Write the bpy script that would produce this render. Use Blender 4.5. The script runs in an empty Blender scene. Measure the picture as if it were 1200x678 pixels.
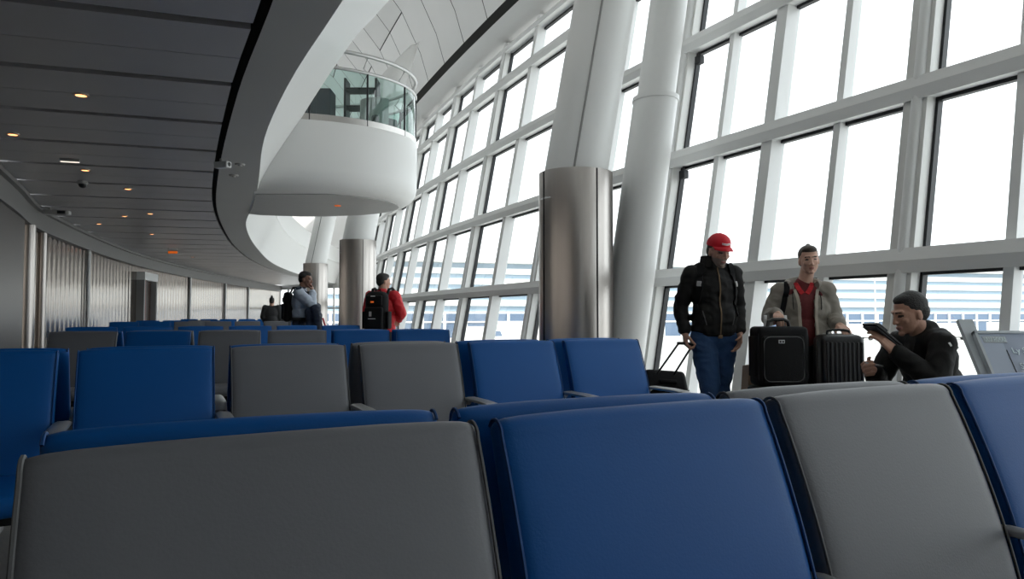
import bpy, bmesh, math, random
from mathutils import Vector, Matrix, Euler
from mathutils.bvhtree import BVHTree
from mathutils import noise
random.seed(7)
PI = math.pi
S = bpy.context.scene
COL = S.collection
CAMZ = 1.1
FPX = 800.0
PITCH = math.atan(29.5 / FPX)

# ------------------------------------------------------------------ helpers
def lin(h):
    h = h.lstrip('#')
    o = []
    for i in (0, 2, 4):
        c = int(h[i:i + 2], 16) / 255
        o.append(c / 12.92 if c <= .04045 else ((c + .055) / 1.055) ** 2.4)
    return tuple(o) + (1,)

def spot(px, Y):                      # metres to the right of the camera for a column of the photograph at depth Y
    return (px - 600) / FPX * Y

def V(*a):
    return Vector(a)

class MB:
    """collects vertices and faces for ONE mesh"""
    def __init__(s):
        s.v = []; s.f = []; s.m = []; s.mi = 0
    def add(s, vs, fs):
        b = len(s.v)
        s.v += [tuple(x) for x in vs]
        for f in fs:
            s.f.append([b + i for i in f]); s.m.append(s.mi)
    def box(s, c, size, M=None):
        x, y, z = (k / 2 for k in size)
        vs = [V(sx * x, sy * y, sz * z) for sx in (-1, 1) for sy in (-1, 1) for sz in (-1, 1)]
        if M is not None:
            vs = [M @ v for v in vs]
        c = Vector(c)
        s.add([v + c for v in vs], [(0, 1, 3, 2), (4, 6, 7, 5), (0, 4, 5, 1), (2, 3, 7, 6), (0, 2, 6, 4), (1, 5, 7, 3)])
    def rbox(s, c, size, r, M=None, seg=3):
        bm = bmesh.new()
        bmesh.ops.create_cube(bm, size=1)
        bmesh.ops.scale(bm, vec=Vector(size), verts=bm.verts)
        bmesh.ops.bevel(bm, geom=list(bm.edges), offset=r, segments=seg, profile=.5, affect='EDGES')
        bm.verts.index_update()
        vs = [v.co.copy() for v in bm.verts]
        if M is not None:
            vs = [M @ v for v in vs]
        c = Vector(c)
        s.add([v + c for v in vs], [[v.index for v in f.verts] for f in bm.faces])
        bm.free()
    def tube(s, pts, r, n=10, cap=True, closed=False, rs=None):
        pts = [Vector(p) for p in pts]
        m = len(pts); vs = []; fs = []
        up = V(0, 0, 1)
        for i, p in enumerate(pts):
            if closed:
                t = pts[(i + 1) % m] - pts[i - 1]
            else:
                t = pts[min(i + 1, m - 1)] - pts[max(i - 1, 0)]
            t.normalize()
            a = t.cross(up)
            if a.length < 1e-3:
                a = t.cross(V(1, 0, 0))
            a.normalize(); b = a.cross(t)
            rr = rs[i] if rs else r
            for k in range(n):
                q = 2 * PI * k / n
                vs.append(p + a * (rr * math.cos(q)) + b * (rr * math.sin(q)))
        for i in range(m if closed else m - 1):
            j = (i + 1) % m
            for k in range(n):
                k2 = (k + 1) % n
                fs.append((i * n + k, i * n + k2, j * n + k2, j * n + k))
        if cap and not closed:
            fs.append(list(range(n))[::-1]); fs.append([(m - 1) * n + k for k in range(n)])
        s.add(vs, fs)
    def sweep(s, rings, closed=True, caps=True):
        """rings: list of equally long point lists"""
        n = len(rings[0]); vs = [p for r in rings for p in r]; fs = []
        for i in range(len(rings) - 1):
            for k in range(n if closed else n - 1):
                k2 = (k + 1) % n
                fs.append((i * n + k, i * n + k2, (i + 1) * n + k2, (i + 1) * n + k))
        if caps and closed:
            fs.append(list(range(n))[::-1]); fs.append([(len(rings) - 1) * n + k for k in range(n)])
        s.add(vs, fs)
    def quad(s, a, b, c, d):
        s.add([a, b, c, d], [(0, 1, 2, 3)])
    def slab(s, quadpts, dz):
        q = [Vector(p) for p in quadpts]; n = len(q)
        vs = q + [p + V(0, 0, dz) for p in q]
        fs = [list(range(n))[::-1], [n + i for i in range(n)]] + [(i, (i + 1) % n, n + (i + 1) % n, n + i) for i in range(n)]
        s.add(vs, fs)
    def disc(s, c, r, n=24, z2=None, r2=None):
        s.sweep([[V(c[0] + r * math.cos(2 * PI * k / n), c[1] + r * math.sin(2 * PI * k / n), c[2]) for k in range(n)],
                 [V(c[0] + (r2 or r) * math.cos(2 * PI * k / n), c[1] + (r2 or r) * math.sin(2 * PI * k / n), z2 if z2 is not None else c[2] + .01) for k in range(n)]])
    def build(s, name, mat, parent=None, smooth=False, angle=40):
        me = bpy.data.meshes.new(name)
        me.from_pydata(s.v, [], s.f)
        me.update()
        bm = bmesh.new(); bm.from_mesh(me)
        bmesh.ops.recalc_face_normals(bm, faces=bm.faces)
        bm.to_mesh(me); bm.free()
        for m in (mat if isinstance(mat, (list, tuple)) else [mat]):
            me.materials.append(m)
        me.polygons.foreach_set('material_index', s.m)
        return link(name, me, parent, smooth, angle)

def link(name, me, parent=None, smooth=False, angle=40):
    if smooth:
        me.polygons.foreach_set('use_smooth', [True] * len(me.polygons))
        try:
            me.set_sharp_from_angle(angle=math.radians(angle))
        except Exception:
            pass
    o = bpy.data.objects.new(name, me)
    COL.objects.link(o)
    if parent is not None:
        o.parent = parent
    return o

def tag(o, label=None, cat=None, group=None, kind=None):
    for k, v in (('label', label), ('category', cat), ('group', group), ('kind', kind)):
        if v:
            o[k] = v
    return o

def empty(name, loc=(0, 0, 0), rz=0, label=None, cat=None, group=None, kind=None):
    o = bpy.data.objects.new(name, None)
    o.empty_display_size = .1
    COL.objects.link(o)
    o.location = loc; o.rotation_euler = (0, 0, rz)
    return tag(o, label, cat, group, kind)

def copy_tree(o, parent=None):
    c = o.copy(); COL.objects.link(c)
    if parent is not None:
        c.parent = parent
    for ch in o.children:
        copy_tree(ch, c)
    return c

# ------------------------------------------------------------------ materials
def mat(name, col, rough=.5, metal=0, bump=0, bscale=200, var=0, vscale=3, spec=None, emit=None, estr=0, stretch=None, sheen=0):
    m = bpy.data.materials.new(name); m.use_nodes = True
    nt = m.node_tree; b = nt.nodes['Principled BSDF']
    c = lin(col) if isinstance(col, str) else col
    b.inputs['Base Color'].default_value = c
    b.inputs['Roughness'].default_value = rough
    b.inputs['Metallic'].default_value = metal
    if spec is not None:
        b.inputs['Specular IOR Level'].default_value = spec
    if emit:
        b.inputs['Emission Color'].default_value = lin(emit); b.inputs['Emission Strength'].default_value = estr
    if bump or var:
        tc = nt.nodes.new('ShaderNodeTexCoord'); mp = nt.nodes.new('ShaderNodeMapping')
        nt.links.new(tc.outputs['Object'], mp.inputs['Vector'])
        if stretch:
            mp.inputs['Scale'].default_value = stretch
    if bump:
        n = nt.nodes.new('ShaderNodeTexNoise'); n.inputs['Scale'].default_value = bscale; n.inputs['Detail'].default_value = 4
        nt.links.new(mp.outputs['Vector'], n.inputs['Vector'])
        bp = nt.nodes.new('ShaderNodeBump'); bp.inputs['Strength'].default_value = bump; bp.inputs['Distance'].default_value = .01
        nt.links.new(n.outputs['Fac'], bp.inputs['Height']); nt.links.new(bp.outputs['Normal'], b.inputs['Normal'])
    if var:
        n = nt.nodes.new('ShaderNodeTexNoise'); n.inputs['Scale'].default_value = vscale; n.inputs['Detail'].default_value = 5
        nt.links.new(mp.outputs['Vector'], n.inputs['Vector'])
        mx = nt.nodes.new('ShaderNodeMixRGB'); mx.inputs[1].default_value = c
        mx.inputs[2].default_value = tuple(k * (1 - var) for k in c[:3]) + (1,)
        nt.links.new(n.outputs['Fac'], mx.inputs[0]); nt.links.new(mx.outputs[0], b.inputs['Base Color'])
    return m

def glass_mat(name, tint=(.93, .97, .97, 1), gloss=1.0):
    m = bpy.data.materials.new(name); m.use_nodes = True
    nt = m.node_tree; nt.nodes.clear()
    out = nt.nodes.new('ShaderNodeOutputMaterial'); mx = nt.nodes.new('ShaderNodeMixShader')
    tr = nt.nodes.new('ShaderNodeBsdfTransparent'); gl = nt.nodes.new('ShaderNodeBsdfGlossy')
    fr = nt.nodes.new('ShaderNodeLayerWeight'); fr.inputs['Blend'].default_value = .5
    pw = nt.nodes.new('ShaderNodeMath'); pw.operation = 'POWER'; pw.inputs[1].default_value = 4.5
    ma = nt.nodes.new('ShaderNodeMath'); ma.operation = 'MULTIPLY_ADD'; ma.inputs[1].default_value = .9; ma.inputs[2].default_value = .06
    nt.links.new(fr.outputs['Facing'], pw.inputs[0]); nt.links.new(pw.outputs[0], ma.inputs[0])
    tr.inputs['Color'].default_value = tint; gl.inputs['Roughness'].default_value = .01
    gl.inputs['Color'].default_value = (gloss, gloss, gloss, 1)
    nt.links.new(ma.outputs[0], mx.inputs[0]); nt.links.new(tr.outputs[0], mx.inputs[1]); nt.links.new(gl.outputs[0], mx.inputs[2])
    nt.links.new(mx.outputs[0], out.inputs['Surface'])
    return m

M = {}
M['blue'] = mat('blue leather', (.001, .098, .355, 1), .50, spec=.32, bump=.06, bscale=220, var=.10, vscale=5)
M['grey'] = mat('grey leather', (.172, .174, .190, 1), .48, bump=.06, bscale=220, var=.10, vscale=5)
M['bluepipe'] = mat('blue piping', (.001, .06, .22, 1), .6)
M['greypipe'] = mat('grey piping', (.11, .11, .112, 1), .6)
M['alu'] = mat('cast aluminium', (.62, .62, .62, 1), .38, 1, bump=.05, bscale=90)
M['arm'] = mat('pale armrest', (.50, .50, .50, 1), .35, .6)
M['darkmetal'] = mat('dark steel', (.03, .03, .033, 1), .45, .6)
M['white'] = mat('white paint', (.80, .80, .79, 1), .38, bump=.02, bscale=30)
M['frame'] = mat('window frame paint', (.80, .805, .80, 1), .38)
M['frameface'] = mat('window post paint', (.72, .72, .70, 1), .42)
M['gasket'] = mat('black gasket', (.008, .009, .012, 1), .5)
M['glass'] = glass_mat('window glass')
M['bglass'] = glass_mat('balcony glass', (.62, .80, .76, 1))
M['steel'] = mat('brushed stainless steel', (.56, .54, .52, 1), .30, 1, bump=.10, bscale=60, var=.14, vscale=14, stretch=(6, 6, .12))
M['steelcol'] = mat('brushed column cladding', (.50, .465, .44, 1), .28, 1, bump=.06, bscale=40, var=.12, vscale=9, stretch=(6, 6, .05))
M['wallsteel'] = mat('ribbed steel panel', (.50, .43, .38, 1), .17, 1, var=.25, vscale=2, stretch=(3, 3, .3))  # warmth of reflected sunlight is tinted into the base colour
M['slat'] = mat('ceiling panel metal', (.60, .585, .60, 1), .36, .55, bump=.05, bscale=3, var=.15, vscale=1.2)
M['soffit'] = mat('soffit paint', (.50, .495, .485, 1), .5, var=.08, vscale=1.5)
M['dark'] = mat('dark void', (.012, .011, .010, 1), .8)
M['vault'] = mat('vault panel', (.84, .84, .83, 1), .42, .0, var=.06, vscale=1)
M['carpet'] = mat('grey floor', (.42, .41, .40, 1), .5, bump=.5, bscale=300, var=.3, vscale=40)
M['wallpaint'] = mat('interior wall paint', (.80, .80, .79, 1), .6)
M['trimgrey'] = mat('grey trim', (.27, .265, .26, 1), .5)
M['lamp'] = mat('warm lamp', '#ffd9b0', .5, emit='#ffa060', estr=1.6)
M['orange'] = mat('orange sign', '#e07030', .5, emit='#f07020', estr=.18)
M['lampring'] = mat('lamp ring', (.6, .5, .42, 1), .3, 1)
M['plastic'] = mat('grey plastic', (.45, .44, .43, 1), .4)
M['skin'] = mat('skin', (.66, .40, .30, 1), .5, bump=.08, bscale=120)
M['skin2'] = mat('tanned skin', (.56, .31, .22, 1), .5, bump=.08, bscale=120)
M['skin3'] = mat('brown skin', (.24, .12, .08, 1), .5)
M['lip'] = mat('lips', (.44, .19, .16, 1), .5)
M['eye'] = mat('dark eye', (.018, .012, .010, 1), .3)
M['stubble'] = mat('grey stubble', (.34, .25, .20, 1), .7, bump=.2, bscale=300)
M['hairdark'] = mat('dark hair', (.012, .010, .009, 1), .6, bump=.6, bscale=150)
M['hairbrown'] = mat('brown hair', (.05, .036, .026, 1), .55, bump=.6, bscale=150)
M['jacketblack'] = mat('black jacket cloth', (.0075, .007, .007, 1), .7, spec=.3, bump=.55, bscale=16, var=.35, vscale=14, stretch=(1.2, 1.2, .6))
M['cloth'] = mat('black luggage cloth', (.006, .006, .007, 1), .75, spec=.25, bump=.3, bscale=220)
M['coat'] = mat('grey brown coat', (.33, .30, .26, 1), .75, bump=.6, bscale=13, var=.25, vscale=10)
M['coatin'] = mat('coat collar lining', (.5, .45, .38, 1), .8)
M['redshirt'] = mat('dark red patterned shirt', (.20, .022, .026, 1), .7, bump=.2, bscale=60, var=.5, vscale=60)
M['red'] = mat('red cloth', (.62, .012, .022, 1), .6, bump=.3, bscale=20)
M['redcap'] = mat('red cap cloth', (.68, .008, .025, 1), .65, bump=.1, bscale=80)
M['jeans'] = mat('blue denim', (.028, .085, .22, 1), .8, bump=.5, bscale=30, var=.5, vscale=9)
M['navy'] = mat('navy cloth', (.012, .022, .05, 1), .75, bump=.4, bscale=18, var=.4, vscale=9)
M['trousers'] = mat('dark trousers', (.02, .02, .022, 1), .8, bump=.3, bscale=20)
M['whiteshirt'] = mat('pale blue shirt', (.52, .58, .68, 1), .75, bump=.5, bscale=12, var=.12, vscale=8)
M['shoe'] = mat('black shoe', (.012, .012, .012, 1), .4)
M['zip'] = mat('brass zip', (.20, .13, .07, 1), .5, .3)
M['silver'] = mat('silver badge', (.75, .75, .75, 1), .35, .6)
M['hardcase'] = mat('black ridged shell', (.008, .009, .012, 1), .35, 0)
M['cardboard'] = mat('tan cardboard', (.55, .38, .26, 1), .8)
M['apron'] = mat('concrete apron', (.46, .455, .44, 1), .9, var=.10, vscale=.08)
M['bwhite'] = mat('white facade', (.80, .80, .78, 1), .6)
M['bblue'] = mat('pale blue glazing band', (.30, .40, .49, 1), .35)
M['bglaz'] = mat('blue glazing', (.11, .16, .24, 1), .25)
M['truck'] = mat('white truck paint', (.78, .78, .76, 1), .4)
M['signboard'] = mat('slate blue board', (.38, .43, .54, 1), .6, var=.12, vscale=6)
M['signpanel'] = mat('slate blue side panel', (.46, .52, .63, 1), .6)
M['signframe'] = mat('grey blue sign frame', (.55, .59, .62, 1), .5)
M['chalk'] = mat('pale chalk lettering', (.80, .90, .93, 1), .7)
M['tyre'] = mat('tyre', (.02, .02, .02, 1), .7)

# ------------------------------------------------------------------ plan curves of the hall
TH = math.radians(28.1)
U = V(math.cos(TH), math.sin(TH), 0); N = V(-math.sin(TH), math.cos(TH), 0)
RW = 130.0; B0 = 5.0; A0 = 5.2; TILT = .185
def wnorm(s):
    ph = max(0, (s - B0) / RW)
    return U * math.cos(ph) - N * math.sin(ph)
def W(s, off, z):
    """point of the leaning window wall: s along the hall, off metres outwards, z up (the wall leans out with z)"""
    ph = max(0, (s - B0) / RW)
    if s <= B0:
        base = U * A0 + N * s
    else:
        base = U * (A0 + RW - RW * math.cos(ph)) + N * (B0 + RW * math.sin(ph))
    return base + wnorm(s) * (off + TILT * z) + V(0, 0, z)

def spline(P, n=14):
    P = [Vector(p) for p in P]; out = []
    Q = [P[0] * 2 - P[1]] + P + [P[-1] * 2 - P[-2]]
    for i in range(1, len(Q) - 2):
        p0, p1, p2, p3 = Q[i - 1:i + 3]
        for k in range(n):
            t = k / n
            out.append(.5 * ((2 * p1) + (p2 - p0) * t + (2 * p0 - 5 * p1 + 4 * p2 - p3) * t * t + (3 * p1 - p0 - 3 * p2 + p3) * t ** 3))
    out.append(P[-1].copy())
    return out
LP = spline([(.2, -6), (-1.6, -2), (-4.25, 3.5), (-7.84, 10.4), (-9.85, 14.4), (-12.9, 23.2), (-14.9, 32.4), (-16.6, 45), (-17.0, 50)])
EP = spline([(3.7, -6), (2.0, -2.6), (.9, -.5), (-.6, 2.4), (-1.7, 4.53), (-2.71, 6.46), (-4.35, 9.88), (-5.94, 13.5), (-7.5, 17.7), (-8.75, 21.5), (-10.05, 26.2), (-11.2, 31.7), (-12.0, 38), (-12.6, 50)])
FB = spline([(4.6, -6), (3.0, -2.9), (1.6, -.5), (0, 2.4), (-1.17, 4.55), (-1.86, 5.8), (-2.54, 7.16), (-3.12, 8.46), (-4.0, 10.7), (-4.9, 12.9), (-6.26, 16), (-7.9, 21), (-9.8, 28), (-11, 35), (-11.7, 42), (-12.1, 50)])
FT = spline([(6.0, -6), (4.1, -3.2), (2.4, 0), (0, 4.6), (-1.35, 7.16), (-1.93, 8.13), (-3.49, 11.26), (-4.4, 13.3), (-5.9, 16.9), (-7.4, 21), (-9.3, 28), (-10.5, 35), (-11.2, 42), (-11.6, 50)])
ZC = 3.2; ZM = 4.4
def resample(P, n):
    d = [0]
    for i in range(1, len(P)):
        d.append(d[-1] + (P[i] - P[i - 1]).length)
    out = []; j = 0
    for k in range(n):
        t = d[-1] * k / (n - 1)
        while j < len(d) - 2 and d[j + 1] < t:
            j += 1
        u = (t - d[j]) / (d[j + 1] - d[j])
        out.append(P[j].lerp(P[j + 1], u))
    return out
def cut(P, p, d):
    """first crossing of the line p + t d with polyline P"""
    best = None
    for i in range(len(P) - 1):
        a, b = P[i], P[i + 1]; e = b - a
        den = d.x * e.y - d.y * e.x
        if abs(den) < 1e-9:
            continue
        t = ((a.x - p.x) * e.y - (a.y - p.y) * e.x) / den
        u = ((a.x - p.x) * d.y - (a.y - p.y) * d.x) / den
        if 0 <= u <= 1 and t > 0 and (best is None or t < best):
            best = t
    return p + d * best if best is not None else None
def z3(p, z):
    return V(p[0], p[1], z)

# ------------------------------------------------------------------ floor, walls, ceiling
SMAX = 45.5
def shell():
    m = MB()
    ring = [z3(p, 0) for p in resample(LP, 40)] + [W(SMAX - (SMAX + 8) * k / 39, .1, 0) for k in range(40)]
    m.slab(ring, -.12)
    tag(m.build('floor', M['carpet']), kind='structure')
    # wall on the far side of the corridor: ribbed steel panels under a deep grey beam
    P = resample(LP, 900); m = MB(); rings = []
    for i, p in enumerate(P):
        t = (P[min(i + 1, 899)] - P[max(i - 1, 0)]).normalized(); nn = V(t.y, -t.x)
        ph = i % 6
        k = (0, .008, .014, .014, .008, 0)[ph]
        q = p + nn * k
        rings.append([z3(q, 0), z3(q, 2.8)])
    m.sweep(rings, closed=False)
    tag(m.build('wall_corridor', M['wallsteel'], smooth=True, angle=50), kind='structure')
    P = resample(LP, 120)
    def band(name, z0, z1, depth, mt):
        m = MB(); rings = []
        for i, p in enumerate(P):
            t = (P[min(i + 1, 119)] - P[max(i - 1, 0)]).normalized(); nn = V(t.y, -t.x)
            a, b = p - nn * .15, p + nn * depth
            rings.append([z3(a, z0), z3(b, z0), z3(b, z1), z3(a, z1)])
        m.sweep(rings)
        return tag(m.build(name, M[mt], smooth=True), kind='structure')
    band('trim_1', 2.78, 3.12, .12, 'trimgrey')
    band('trim_2', 3.12, 3.19, .2, 'trimgrey')
    # wall above the mezzanine
    m = MB()
    m.sweep([[z3(p, ZM), z3(p, 9.4)] for p in P], closed=False)
    tag(m.build('wall_mezzanine', M['wallpaint'], smooth=True), kind='structure')
    for k, i in enumerate(range(4, 118, 8)):                # posts of an added, unseen clerestory opening that lets in extra skylight
        m = MB(); m.box(z3(P[i], 10.3), (.18, .18, 1.9))
        tag(m.build('window_%d' % (60 + k), M['frame']), kind='structure')
    m = MB(); m.sweep([[z3(p, 11.1), z3(p, 11.7)] for p in P], closed=False)  # beam over the added clerestory opening
    tag(m.build('trim_added_clerestory', M['white'], smooth=True), kind='structure')
    # end walls
    e0, e1 = W(SMAX, .6, 0), z3(LP[-1], 0)
    for nm, a, b in (('wall_end', e0, e1), ('wall_rear', W(-8, .6, 0), z3(LP[0], 0))):
        m = MB(); d = (b - a).normalized(); nn = V(-d.y, d.x, 0) * .1
        a2, b2 = a - d * 3.0, b + d * .6
        if nm == 'wall_end':                                # above a glazed screen
            m.slab([q + V(0, 0, 3.0) for q in (a2 - nn, b2 - nn, b2 + nn, a2 + nn)], 8.6)
            root = empty('window_90', a, kind='structure')
            for k in range(9):
                q = (b - a) * (k / 8) ; mm = MB(); mm.box(q + V(0, 0, 1.5), (.12, .12, 3.0)); mm.build('post', M['frame'], root)
            for z in (.05, 1.5, 2.9):
                mm = MB(); mm.slab([q + V(0, 0, z) for q in (-nn * .6, b - a - nn * .6, b - a + nn * .6, nn * .6)], .1); mm.build('transom', M['frame'], root)
            for k in range(8):
                q0, q1 = (b - a) * (k / 8), (b - a) * ((k + 1) / 8); mm = MB(); mm.quad(q0 + V(0, 0, .1), q1 + V(0, 0, .1), q1 + V(0, 0, 2.9), q0 + V(0, 0, 2.9)); mm.build('glass_pane', M['glass'], root)
        else:
            m.slab([a2 - nn, b2 - nn, b2 + nn, a2 + nn], 11.6)
        tag(m.build(nm, M['wallpaint']), kind='structure')
shell()

def low_ceiling():
    PE = resample(EP, 400)
    d = [0]
    for i in range(1, 400):
        d.append(d[-1] + (PE[i] - PE[i - 1]).length)
    def at(s):
        for i in range(399):
            if d[i + 1] >= s:
                return PE[i].lerp(PE[i + 1], (s - d[i]) / (d[i + 1] - d[i]))
        return PE[-1]
    def line(s):
        p = at(s); al = math.radians(max(7, 17 - max(0, p.y - 8) * .5))
        dv = Vector((-math.cos(al), -math.sin(al)))
        q = cut(LP, p, dv)
        return p, q
    m = MB(); lines = []
    s = .9; step = 1.42; gap = .12
    while s < d[-1] - 2:
        for h, (a, b) in enumerate(((s + gap / 2, s + step * .5 - .006), (s + step * .5 + .006, s + step - gap / 2))):
            p0, q0 = line(a); p1, q1 = line(b)
            if q0 is None or q1 is None:
                continue
            m.slab([z3(p0, ZC), z3(p1, ZC), z3(q1, ZC), z3(q0, ZC)], .045)
        lines.append(s)
        s += step
    tag(m.build('ceiling', M['slat']), kind='structure')
    # dark plenum above the panels
    m = MB()
    A = resample(EP, 60); B = resample(LP, 60)
    m.sweep([[z3(a, ZC + .16), z3(b, ZC + .16)] for a, b in zip(A, B)], closed=False)
    m.sweep([[z3(a + V(.2, 0), ZC + .0), z3(a + V(.2, 0), ZC + .16), z3(a, ZC + .16)] for a in A], closed=False)
    tag(m.build('ceiling_plenum', M['dark']), kind='structure')
    # bracing rails inside the gaps
    return line, lines
CLINE, CLS = low_ceiling()

def mezzanine():
    n = 120
    E_, B_, T_ = resample(EP, n), resample(FB, n), resample(FT, n)
    m = MB()
    off = []
    for i in range(n):
        t = (E_[min(i + 1, n - 1)] - E_[max(i - 1, 0)]).normalized(); off.append(V(t.y, -t.x))
    rings = []
    for i in range(n):
        a = E_[i] + off[i] * .07
        rings.append([z3(a, ZC - .01), z3(B_[i], ZC - .01), z3(B_[i], ZC + .02)])
    m.sweep(rings, closed=False)
    tag(m.build('ceiling_soffit', M['soffit'], smooth=True, angle=30), kind='structure')
    m = MB()
    rings = []
    for i in range(n):
        b, t = B_[i], T_[i]; pts = []
        for k in range(9):
            q = k / 8
            x = b.lerp(t, q ** 1.15)
            pts.append(z3(x, ZC + (ZM - ZC) * q))
        d2 = off[i]
        pts.append(z3(t - d2 * .12, ZM + .02)); 
        rings.append(pts)
    m.sweep(rings, closed=False)
    tag(m.build('trim_fascia', M['white'], smooth=True), kind='structure')
    m = MB()
    Lm = resample(LP, n)
    m.sweep([[z3(T_[i] - off[i] * .06, ZM), z3(Lm[i], ZM)] for i in range(n)], closed=False)
    tag(m.build('floor_mezzanine', M['wallpaint']), kind='structure')
    # parapet of the mezzanine past the balcony
    m = MB(); rings = []
    for i in range(n):
        if T_[i].y < 17.3:
            continue
        o = off[i]; p = T_[i] - o * .10
        rings.append([z3(p, ZM), z3(p + o * .10, ZM + .1), z3(p + o * .12, ZM + 1.0), z3(p - o * .04, ZM + 1.0), z3(p - o * .1, ZM)])
    m.sweep(rings)
    tag(m.build('trim_parapet', M['white'], smooth=True, angle=35), kind='structure')
mezzanine()

def vault():
    prof = [(.05, 6.74), (-.2, 6.80), (-.45, 6.90), (-.62, 6.96), (-.74, 7.07), (-.95, 7.75), (-1.45, 8.75), (-2.2, 9.65), (-3.3, 10.5), (-4.9, 11.1), (-7.5, 11.45), (-11.5, 11.5)]
    def pt(s, k):
        o, z = prof[k]
        return W(s, o + TILT * 7.0, 0) + V(0, 0, z)
    ss = [-8 + k * 1.35 for k in range(41)]
    m = MB()
    # eyebrow under the vault
    m.sweep([[pt(s, k) for k in range(0, 4)] for s in ss], closed=False)
    tag(m.build('trim_eyebrow', M['white'], smooth=True, angle=50), kind='structure')
    m = MB()
    m.sweep([[pt(s, 3), pt(s, 4)] for s in ss], closed=False)
    tag(m.build('trim_shadow_gap', M['dark']), kind='structure')
    m = MB()
    rnd = random.Random(3)
    for i in range(len(ss) - 1):
        a, b = ss[i] + .014, ss[i + 1] - .014
        k0 = 4
        while k0 < len(prof) - 1:
            k1 = min(len(prof) - 1, k0 + (2 if (i + k0) % 3 else 3))
            rows = []
            for k in range(k0, k1 + 1):
                rows.append([pt(a, k), pt(.5 * (a + b), k), pt(b, k)])
            if k1 < len(prof) - 1:      # joint between panels
                rows[-1] = [p.lerp(q, .03) for p, q in zip(rows[-1], rows[-2])]
            m.sweep(rows, closed=False)
            k0 = k1
    tag(m.build('ceiling_vault', M['vault'], smooth=True, angle=60), kind='structure')
    m = MB()
    m.sweep([[pt(s, k) + V(0, 0, .12) + U * .05 for k in range(3, len(prof))] for s in ss], closed=False)
    tag(m.build('roof', M['dark']), kind='structure')
vault()

# ------------------------------------------------------------------ window wall, one bay after another
LEV = [.06, 1.53, 2.97, 4.43, 5.82, 6.58]
def window_bay(k):
    s0 = 3.36 + 1.53 * k; s1 = s0 + 1.53
    mid = .5 * (s0 + s1)
    root = empty('window_%d' % (k + 8), W(mid, 0, 0), kind='structure')
    loc = root.location.copy()
    def L(p):
        return p - loc
    e = lambda s: (W(s + .01, 0, 0) - W(s - .01, 0, 0)).normalized()
    def bar(m, s, w, d0, d1, za, zb, ds=0):
        t = e(s)
        r = []
        for z in (za, zb):
            a = W(s, d0, z) + t * ds; b = W(s, d1, z) + t * ds
            r.append([L(a - t * w / 2), L(a + t * w / 2), L(b + t * w / 2), L(b - t * w / 2)])
        m.sweep(r)
    major = k % 2 == 0
    zt = 6.75
    m = MB()
    if major:
        bar(m, s0, .20, -.15, .03, 0, zt)
        m.build('post', M['frameface'], root)
        m = MB()
        m.tube([L(W(s0, -.155, 0)) - e(s0) * .02, L(W(s0, -.155, zt)) - e(s0) * .02], .045, 12)
        m.build('post_tube', M['frame'], root, smooth=True)
        m = MB(); bar(m, s0, .024, -.035, .03, 0, zt, -.112); m.build('gasket', M['gasket'], root)
    else:
        bar(m, s0, .135, -.16, .03, 0, zt)
        m.build('post', M['frame'], root)
    if k < 4:
        m = MB(); bar(m, mid, .07, -.10, .03, 0, zt); m.build('mullion', M['frame'], root)
    for i, z in enumerate(LEV):
        m = MB(); r = []
        for s in (s0 - .0, s1 + .0):
            big = .10 if 0 < i < 5 else .06
            r.append([L(W(s, -.19, z - big)), L(W(s, -.22, z)), L(W(s, -.19, z + big)), L(W(s, .03, z + big * .75)), L(W(s, .03, z - big * .75))])
        m.sweep(r)
        m.build('transom', M['frame'], root)
    m = MB()
    for i, z in enumerate(LEV[1:]):
        r = []
        for s in (s0, s1):
            r.append([L(W(s, -.03, z - .115)), L(W(s, -.03, z - .07)), L(W(s, .03, z - .07)), L(W(s, .03, z - .115))])
        m.sweep(r)
    m.build('gasket', M['gasket'], root)
    for i in range(5):
        for a, b in (((s0 + .06, mid - .02), (mid + .02, s1 - .06)) if k < 4 else ((s0 + .06, s1 - .06),)):
            m = MB(); za, zb = LEV[i] + .03, LEV[i + 1] - .03
            m.quad(L(W(a, .0, za)), L(W(b, .0, za)), L(W(b, .0, zb)), L(W(a, .0, zb)))
            m.build('glass_pane', M['glass'], root)
for k in range(-7, 27):
    window_bay(k)

# ------------------------------------------------------------------ columns
def leaning_dir(p):
    return (U * TILT + V(0, 0, 1))
def column(x, y, r, zsteel, ztop, label, rtop=None, fin=False, lean=.2):
    root = empty('steel_clad_column', (x, y, 0), 0, label, 'column', 'steel clad leaning columns')
    m = MB(); n = 48
    m.sweep([[V(r * math.cos(2 * PI * k / n), r * math.sin(2 * PI * k / n), z) for k in range(n)] for z in (0, zsteel * .5, zsteel)])
    clad = m.build('steel_cladding', M['steelcol'], root, smooth=True)
    m = MB()
    for an in (-62, 28, 118, 208):
        a = math.radians(an)
        m.box((r * math.cos(a), r * math.sin(a), zsteel / 2), (.014, .012, zsteel - .01), Matrix.Rotation(a, 3, 'Z'))
    m.build('cladding_joint', M['darkmetal'], clad)
    rt = rtop or r * .86
    m = MB(); rings = []
    for i in range(9):
        z = zsteel - .3 + (ztop - zsteel + .3) * i / 8
        c = U * lean * (z - zsteel)
        rr = rt
        ring = []
        for k in range(n):
            q = 2 * PI * k / n
            p = c + V(rr * math.cos(q), rr * math.sin(q), z)
            if i == 8 and fin:
                p += V(0, 0, .55 * math.cos(q - TH)) + U * (lean * .55 * math.cos(q - TH) + (.12 if math.cos(q - TH) > .6 else 0))
            ring.append(p)
        rings.append(ring)
    m.sweep(rings)
    m.build('shaft', M['white'], root, smooth=True)
    if not fin:
        m = MB(); q = TH + PI * 1.30
        a = V(rt * math.cos(q), rt * math.sin(q), zsteel); 
        m.tube([a, a + U * lean * (ztop - zsteel) + V(0, 0, ztop - zsteel)], .012, 6)
        m.build('shaft_seam', M['trimgrey'], root)
    return root
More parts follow.
